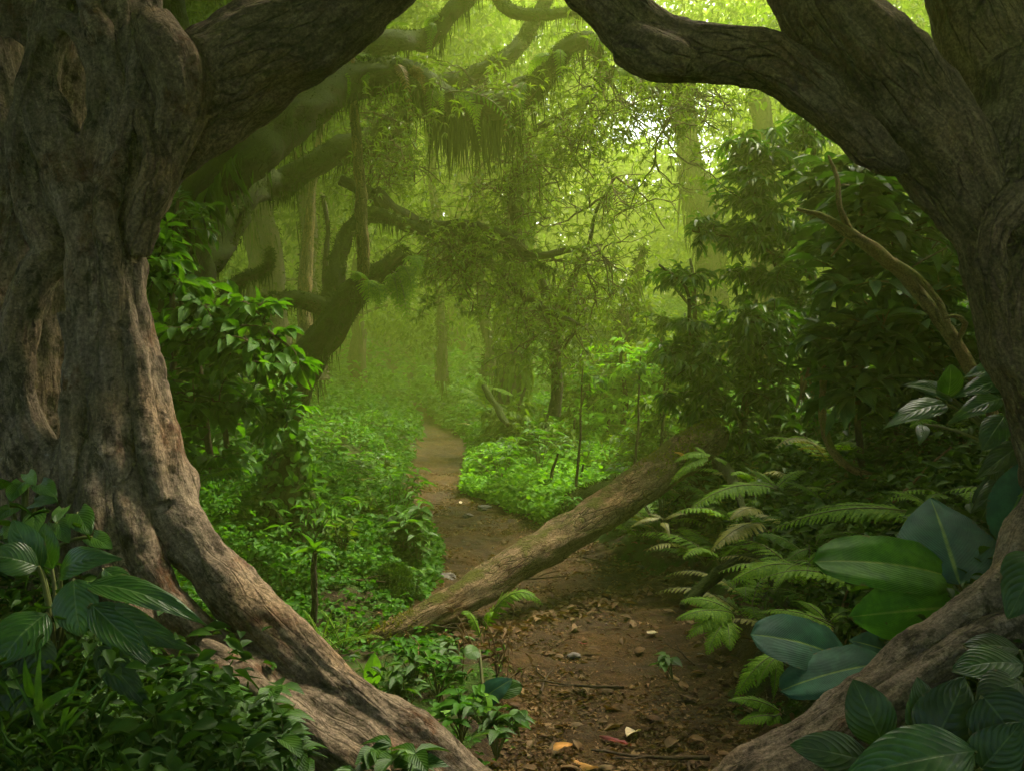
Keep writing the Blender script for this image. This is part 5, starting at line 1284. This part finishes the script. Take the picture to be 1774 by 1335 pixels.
cover('undergrowth', None, 9000, yl(9, 24, 1), right_of(2.5, 9, 1), 'cover', .05, .4, T=L_ELL, seed=12, W=.5)
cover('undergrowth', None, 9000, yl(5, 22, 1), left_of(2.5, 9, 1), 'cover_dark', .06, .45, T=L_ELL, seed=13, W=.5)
cover('ground_cover', None, 9000, yl(4.7, 6.2), left_of(.15, 3, 1), 'cover', .034, .06, seed=15, per=4)
cover('ground_cover', None, 16000, yl(20, 42, 1), lambda y: rng.uniform(-18, 16, len(y)), 'cover', .06, .6, T=L_ELL, seed=14, W=.6)
# dead leaf litter on the right bank
n = 2600; y = rng.uniform(3.3, 8, n); c, h = path_c(y); x = c + h + rng.uniform(-.15, 2.4, n) ; z = G(x, y) + .012
b = MB(); a = rng.uniform(0, 6.28, n); leaves(b, L_ELL, np.stack([x, y, z], 1), np.stack([np.cos(a), np.sin(a), rng.normal(scale=.2, size=n)], 1), UP + rng.normal(scale=.3, size=(n, 3)), rng.uniform(.03, .075, n), .026)
tag(b.build('leaf_litter', M['dead']), None, None, None, 'stuff')
n = 900; tt = rng.random(n); A_, B_ = P(690, 1125, 5.0), P(1150, 905, 6.3); q_ = A_ + (B_ - A_) * tt[:, None] + rng.normal(scale=.09, size=(n, 3)); a = rng.uniform(0, 6.28, n)
b = MB(); leaves(b, L_ELL, np.stack([q_[:, 0], q_[:, 1], G(q_[:, 0], q_[:, 1]) + .02], 1), np.stack([np.cos(a), np.sin(a), rng.normal(scale=.3, size=n)], 1), UP + rng.normal(scale=.4, size=(n, 3)), rng.uniform(.03, .08, n), .03); tag(b.build('leaf_litter', M['dead']), None, None, None, 'stuff')
# crumbs of earth, bark and grit on the path
n = 24000; y = 2.9 + 9 * rng.random(n) ** 1.5; c, h = path_c(y); x = c + h * rng.uniform(-1, 1, n); kk = fbm(np.stack([x, y, x * 0], 1) * 2.1, 3, 91) + .5 * np.abs((x - c) / h) + rng.normal(scale=.25, size=n) > .22; x, y = x[kk], y[kk]; n = len(x); z = G(x, y) + .016
b = MB(); a = rng.uniform(0, 6.28, n); leaves(b, L_TINY, np.stack([x, y, z], 1), np.stack([np.cos(a), np.sin(a), rng.normal(scale=.25, size=n)], 1), UP + rng.normal(scale=.5, size=(n, 3)), rng.uniform(.01, .042, n), rng.uniform(.006, .02, n))
tag(b.build('leaf_crumbs', M['dead']), None, None, None, 'stuff')

# fallen leaves lying singly on the path
def dead_mesh(seed, mat, L=.085, W=.045):
    r_ = np.random.default_rng(seed)
    m = big_leaf((0, -L / 2, 0), (0, L / 2, 0), W * r_.uniform(.7, 1.2), (0, 0, 1), r_.uniform(-.12, .2), r_.uniform(-.2, .5), .06, ['ell', 'lan', 'ovate'][seed % 3], 9, 3, seed, r_.uniform(-.3, .6))
    return m.mesh('dead_leaf', M[mat])
meshes = [dead_mesh(s, 'dead') for s in range(8)]
k = 0
while k < 270:
    y = 3.2 + 6.5 * rng.random() ** 1.7; c, h = path_c(y); x = c + h * rng.uniform(-1.05, 1.15)
    o = bpy.data.objects.new('dead_leaf', meshes[k % 8]); COL.objects.link(o)
    o.location = (x, y, path_z(x, y) + .006); o.rotation_euler = (rng.normal(scale=.16), rng.normal(scale=.25), rng.uniform(0, 6.28)); s = rng.uniform(.5, 1.15); o.scale = (s, s, s)
    tag(o, 'curled brown dead leaf lying on the earth of the path', 'dead leaf', 'dead leaves scattered on the path'); k += 1
def pxg(px, py):
    d = np.linspace(2.5, 16, 400); q = np.array([P(px, py, t_) for t_ in d]); g = G(q[:, 0], q[:, 1]); return q[np.argmax(q[:, 2] < g + .02)]
for k, (px, py, mat, L, W, lab) in enumerate(((1066, 1290, 'dead_red', .13, .035, 'red dead leaf on the path near the bottom edge'), (1096, 1279, 'dead_pale', .09, .05, 'pale tan dead leaf beside the red one'), (1012, 1328, 'dead_orange', .15, .08, 'large orange dead leaf at the bottom edge of the path'), (975, 1302, 'dead_orange', .08, .04, 'small curled orange leaf at the left path edge'), (798, 873, 'dead_pale', .10, .04, 'white fallen leaf on the far stretch of the path'), (1010, 1118, 'dead_red', .05, .025, 'tiny red leaf on the shaded middle of the path'), (1098, 942, 'dead_red', .06, .05, 'small pink-red leaf on the bank under the log'), (1130, 1100, 'dead_pale', .07, .04, 'pale leaf alone on the smooth middle of the path'))):
    q = pxg(px, py); o = bpy.data.objects.new('dead_leaf', dead_mesh(k + 20, mat, L, W)); COL.objects.link(o); o.location = tuple(q + np.array([0, 0, .02])); o.rotation_euler = (.1, .1, k * 1.3 + 1.2); tag(o, lab, 'dead leaf')
q = P(1178, 790, 6.35) ; o = bpy.data.objects.new('dead_leaf', dead_mesh(40, 'dead_orange', .09, .05)); COL.objects.link(o); o.location = tuple(q); o.rotation_euler = (.5, .2, 1); tag(o, 'yellow leaf lying on the raised part of the log', 'dead leaf')
# stones
sm = []
for s in range(5):
    o = rock('stone', 'small grey-brown stone bedded in the path', (0, 0, 0), (.5, .42, .28), M['stone'], s + 5, 'stones in the path', 10); sm.append(o)
for k in range(24):
    y = 3.3 + 6.5 * rng.random() ** 1.3; c, h = path_c(y); x = c + h * rng.uniform(-1.05, 1.05)
    o = sm[k] if k < 5 else sm[k % 5].copy()
    if k >= 5: COL.objects.link(o)
    s = rng.uniform(.015, .035) if k > 3 else .05; o.scale = (s, s, s); o.location = (x, y, path_z(x, y)); o.rotation_euler.z = rng.uniform(0, 6.28)
for k, (px, py, r, lab) in enumerate(((772, 1000, .07, 'flat pale stone at the left edge of the path above the log'), (995, 1135, .035, 'round pale pebble at the left edge of the path'), (812, 893, .05, 'dark stone in the middle of the far path'), (840, 880, .07, 'flat stone where the path meets the bright ground cover'))):
    rock('stone', lab, pxg(px, py), (r, r * .8, r * .45), M['stone'], 30 + k)
# ---------------------------------------------------------------- unseen crowns overhead
def sun_hit(p, z0=.4):
    """where the sun ray through p meets the height z0"""
    el, az = R(SUN_EL), R(SUN_AZ); k = (p[:, 2] - z0) / math.tan(el)
    return p[:, 0] - math.sin(az) * k, p[:, 1] - math.cos(az) * k
def shade_canopy(root, name, n, xr, yr, zr, L=.34, mat='leaf_tree', gaps=(), clump=16, zf=None, thin=.97, thin2=.7):
    m = n // clump
    C = np.stack([rng.uniform(*xr, m), rng.uniform(*yr, m), rng.uniform(*zr, m)], 1)
    if zf: C[:, 2] = zf(C[:, 0], C[:, 1]) + rng.uniform(*zr, m)
    B = np.repeat(C, clump, 0) + rng.normal(size=(m * clump, 3)) * np.array([.5, .5, .3])
    gx, gy = sun_hit(B)
    k = np.ones(len(B), bool)
    for (x, y, rx, ry, pr) in gaps:
        k &= ~((((gx - x) / rx) ** 2 + ((gy - y) / ry) ** 2 < 1) & (rng.random(len(B)) < pr))
    k &= ~((np.abs(B[:, 0] - 1.7) < 1.55) & (B[:, 1] > 4.6) & (B[:, 1] < 10) & (rng.random(len(B)) < thin))  # leaves thinned above the opening to let sky light in
    k &= ~((B[:, 0] > .8) & (B[:, 0] < 3.8) & (B[:, 1] > 4.4) & (B[:, 1] < 8) & (rng.random(len(B)) < thin2))
    # never below the upper edge of the picture
    top = 1.5 + np.maximum(B[:, 1], 0) * .36 + .35
    k &= (B[:, 2] > top) | (B[:, 1] < -.5)
    B = B[k]; q = len(B)
    a = rng.uniform(0, 6.28, q)
    b = MB(); leaves(b, L_ELL, B, np.stack([np.cos(a), np.sin(a), rng.normal(scale=.4, size=q)], 1), UP + rng.normal(scale=.5, size=(q, 3)), L * rng.uniform(.6, 1.2, q), L * .5)
    return b.build(name, M[mat], root)
GAPS = [(1.6, 9.4, 2.3, 2.9, 1.0), (3.5, 18, 4, 7, .98), (1.3, 6.3, .9, .7, .9), (.9, 6.0, .7, .8, .9), (-1.6, 4.6, .8, .75, .97), (-.35, 7.6, .35, .5, .8), (-.9, 12.5, .7, 1.5, .4), (3, 14, 3, 6, .9), (1.6, 6.3, .5, .6, .85)]  # holes in the crowns, aimed along the sun rays at chosen ground spots
shade_canopy(LT, 'crown', 7000, (-3.2, -.3), (4.2, 7.2), (5, 7.5), gaps=GAPS[2:], thin=0)  # extra dense patch added to keep sun off the left tree
shade_canopy(LT, 'crown', 13000, (-9, .5), (1, 9), (4.6, 8), gaps=GAPS)
shade_canopy(RT, 'crown', 8000, (.5, 9), (1, 9), (4.6, 8), gaps=GAPS)
shade_canopy(mt, 'crown', 30000, (-11, -.6), (6, 24), (8, 12), gaps=GAPS, L=.4)
shade_canopy(LT, 'crown', 7500, (-9, .3), (-5, 1), (4.8, 8), thin2=0)  # this and the next are added over the viewer to cut high rear sky
shade_canopy(RT, 'crown', 7500, (.3, 9), (-5, 1), (4.8, 8), thin2=0)
# loose leaf ring behind the viewer, added unseen to screen rear sky light
n = 800; a = rng.uniform(math.pi * .93, math.pi * 2.07, n); r = rng.uniform(6.5, 9, n); z = rng.uniform(0, 9, n)
B = np.stack([np.cos(a) * r, np.sin(a) * r, z], 1); b = MB()
leaves(b, L_ELL, B, rand_dir(n), rand_dir(n), .7, .4); tag(b.build('rear_leaf_screen', M['leaf_tree']), None, None, None, 'stuff')

# the far-off wood closing the view: one mass, open only where the sky shows
n = 30000; x = rng.uniform(-34, 36, n); z = 15 * rng.random(n) ** 1.1; y = 56 + 3 * rng.random(n) + .02 * np.abs(x)
C = np.stack([x, y, z + G0(x, y)], 1); C = C[rng.integers(0, n, n)] + rng.normal(size=(n, 3)) * .5
top = 7.5 + 10 * sstep(.10, .5, np.abs(C[:, 0] / C[:, 1] - .185) / .6) + 2.5 * fbm(np.stack([C[:, 0] * .25, C[:, 0] * 0, C[:, 0] * 0], 1), 3, 77)
C = C[C[:, 2] - G0(C[:, 0], C[:, 1]) < top]; n = len(C)
b = MB(); leaves(b, L_ELL, C, rand_dir(n, -.3), UP + rng.normal(scale=.7, size=(n, 3)), rng.uniform(.5, 1.1, n), .45); tag(b.build('distant_wood', M['leaf_tree']), None, None, None, 'stuff')
# ---------------------------------------------------------------- air, light, camera
hz = MB()
x0, x1, y0, y1, z0, z1 = -41.5, 41.5, -14, 63, -5, HAZE_TOP
V = np.array([(x, y, z) for x in (x0, x1) for y in (y0, y1) for z in (z0, z1)], float)
hz.add(V, np.array([(0, 1, 3, 2), (4, 6, 7, 5), (0, 4, 5, 1), (2, 3, 7, 6), (0, 2, 6, 4), (1, 5, 7, 3)]))
t = NT('haze_air')
vol = t.n('ShaderNodeVolumePrincipled', {'Color': HAZE_COL, 'Density': HAZE_D, 'Anisotropy': .5})
om = t.n('ShaderNodeOutputMaterial'); t.t.links.new(vol.outputs[0], om.inputs['Volume'])
o = hz.build('haze', t.m, smooth=False); tag(o, kind='stuff')

w = bpy.data.worlds.new('World'); SC.world = w; w.use_nodes = True
nt = w.node_tree; nt.nodes.clear()
sky = nt.nodes.new('ShaderNodeTexSky'); sky.sky_type = 'NISHITA'; sky.sun_disc = False
sky.sun_elevation = R(SUN_EL); sky.sun_rotation = R(SUN_AZ)
sky.air_density = 1.0; sky.dust_density = 6.0; sky.ozone_density = .3
bg = nt.nodes.new('ShaderNodeBackground'); bg.inputs['Strength'].default_value = SKY_S
wo = nt.nodes.new('ShaderNodeOutputWorld')
nt.links.new(sky.outputs[0], bg.inputs[0]); nt.links.new(bg.outputs[0], wo.inputs[0])

ld = bpy.data.lights.new('sun', 'SUN'); ld.energy = SUN_S; ld.angle = R(SUN_ANG); ld.color = (1, .92, .72)
lo = bpy.data.objects.new('sun', ld); COL.objects.link(lo); lo.location = (4, 10, 25)
az, el = R(SUN_AZ), R(SUN_EL)
to = Vector((math.sin(az) * math.cos(el), math.cos(az) * math.cos(el), math.sin(el)))
lo.rotation_euler = to.to_track_quat('Z', 'Y').to_euler()

cd = bpy.data.cameras.new('camera'); co = bpy.data.objects.new('camera', cd); COL.objects.link(co)
cd.sensor_width = 36; cd.lens = FPX / 1774 * 36; cd.clip_start = .05; cd.clip_end = 500
co.location = tuple(CAM); co.rotation_euler = (R(90) - PITCH, 0, 0)
SC.camera = co
SC.view_settings.view_transform = 'Standard'; SC.view_settings.look = 'None'
SC.view_settings.gamma = 1; SC.view_settings.exposure = EXPO
cy = SC.cycles
cy.use_denoising = True
try: cy.denoiser = 'OPENIMAGEDENOISE'
except Exception as e: print(e)
cy.max_bounces = 6; cy.diffuse_bounces = 3; cy.glossy_bounces = 2; cy.transmission_bounces = 3
cy.volume_bounces = 1; cy.transparent_max_bounces = 4
cy.caustics_reflective = False; cy.caustics_refractive = False
cy.sample_clamp_indirect = 4
cy.use_adaptive_sampling = True; cy.adaptive_threshold = .015
SC.render.use_persistent_data = False
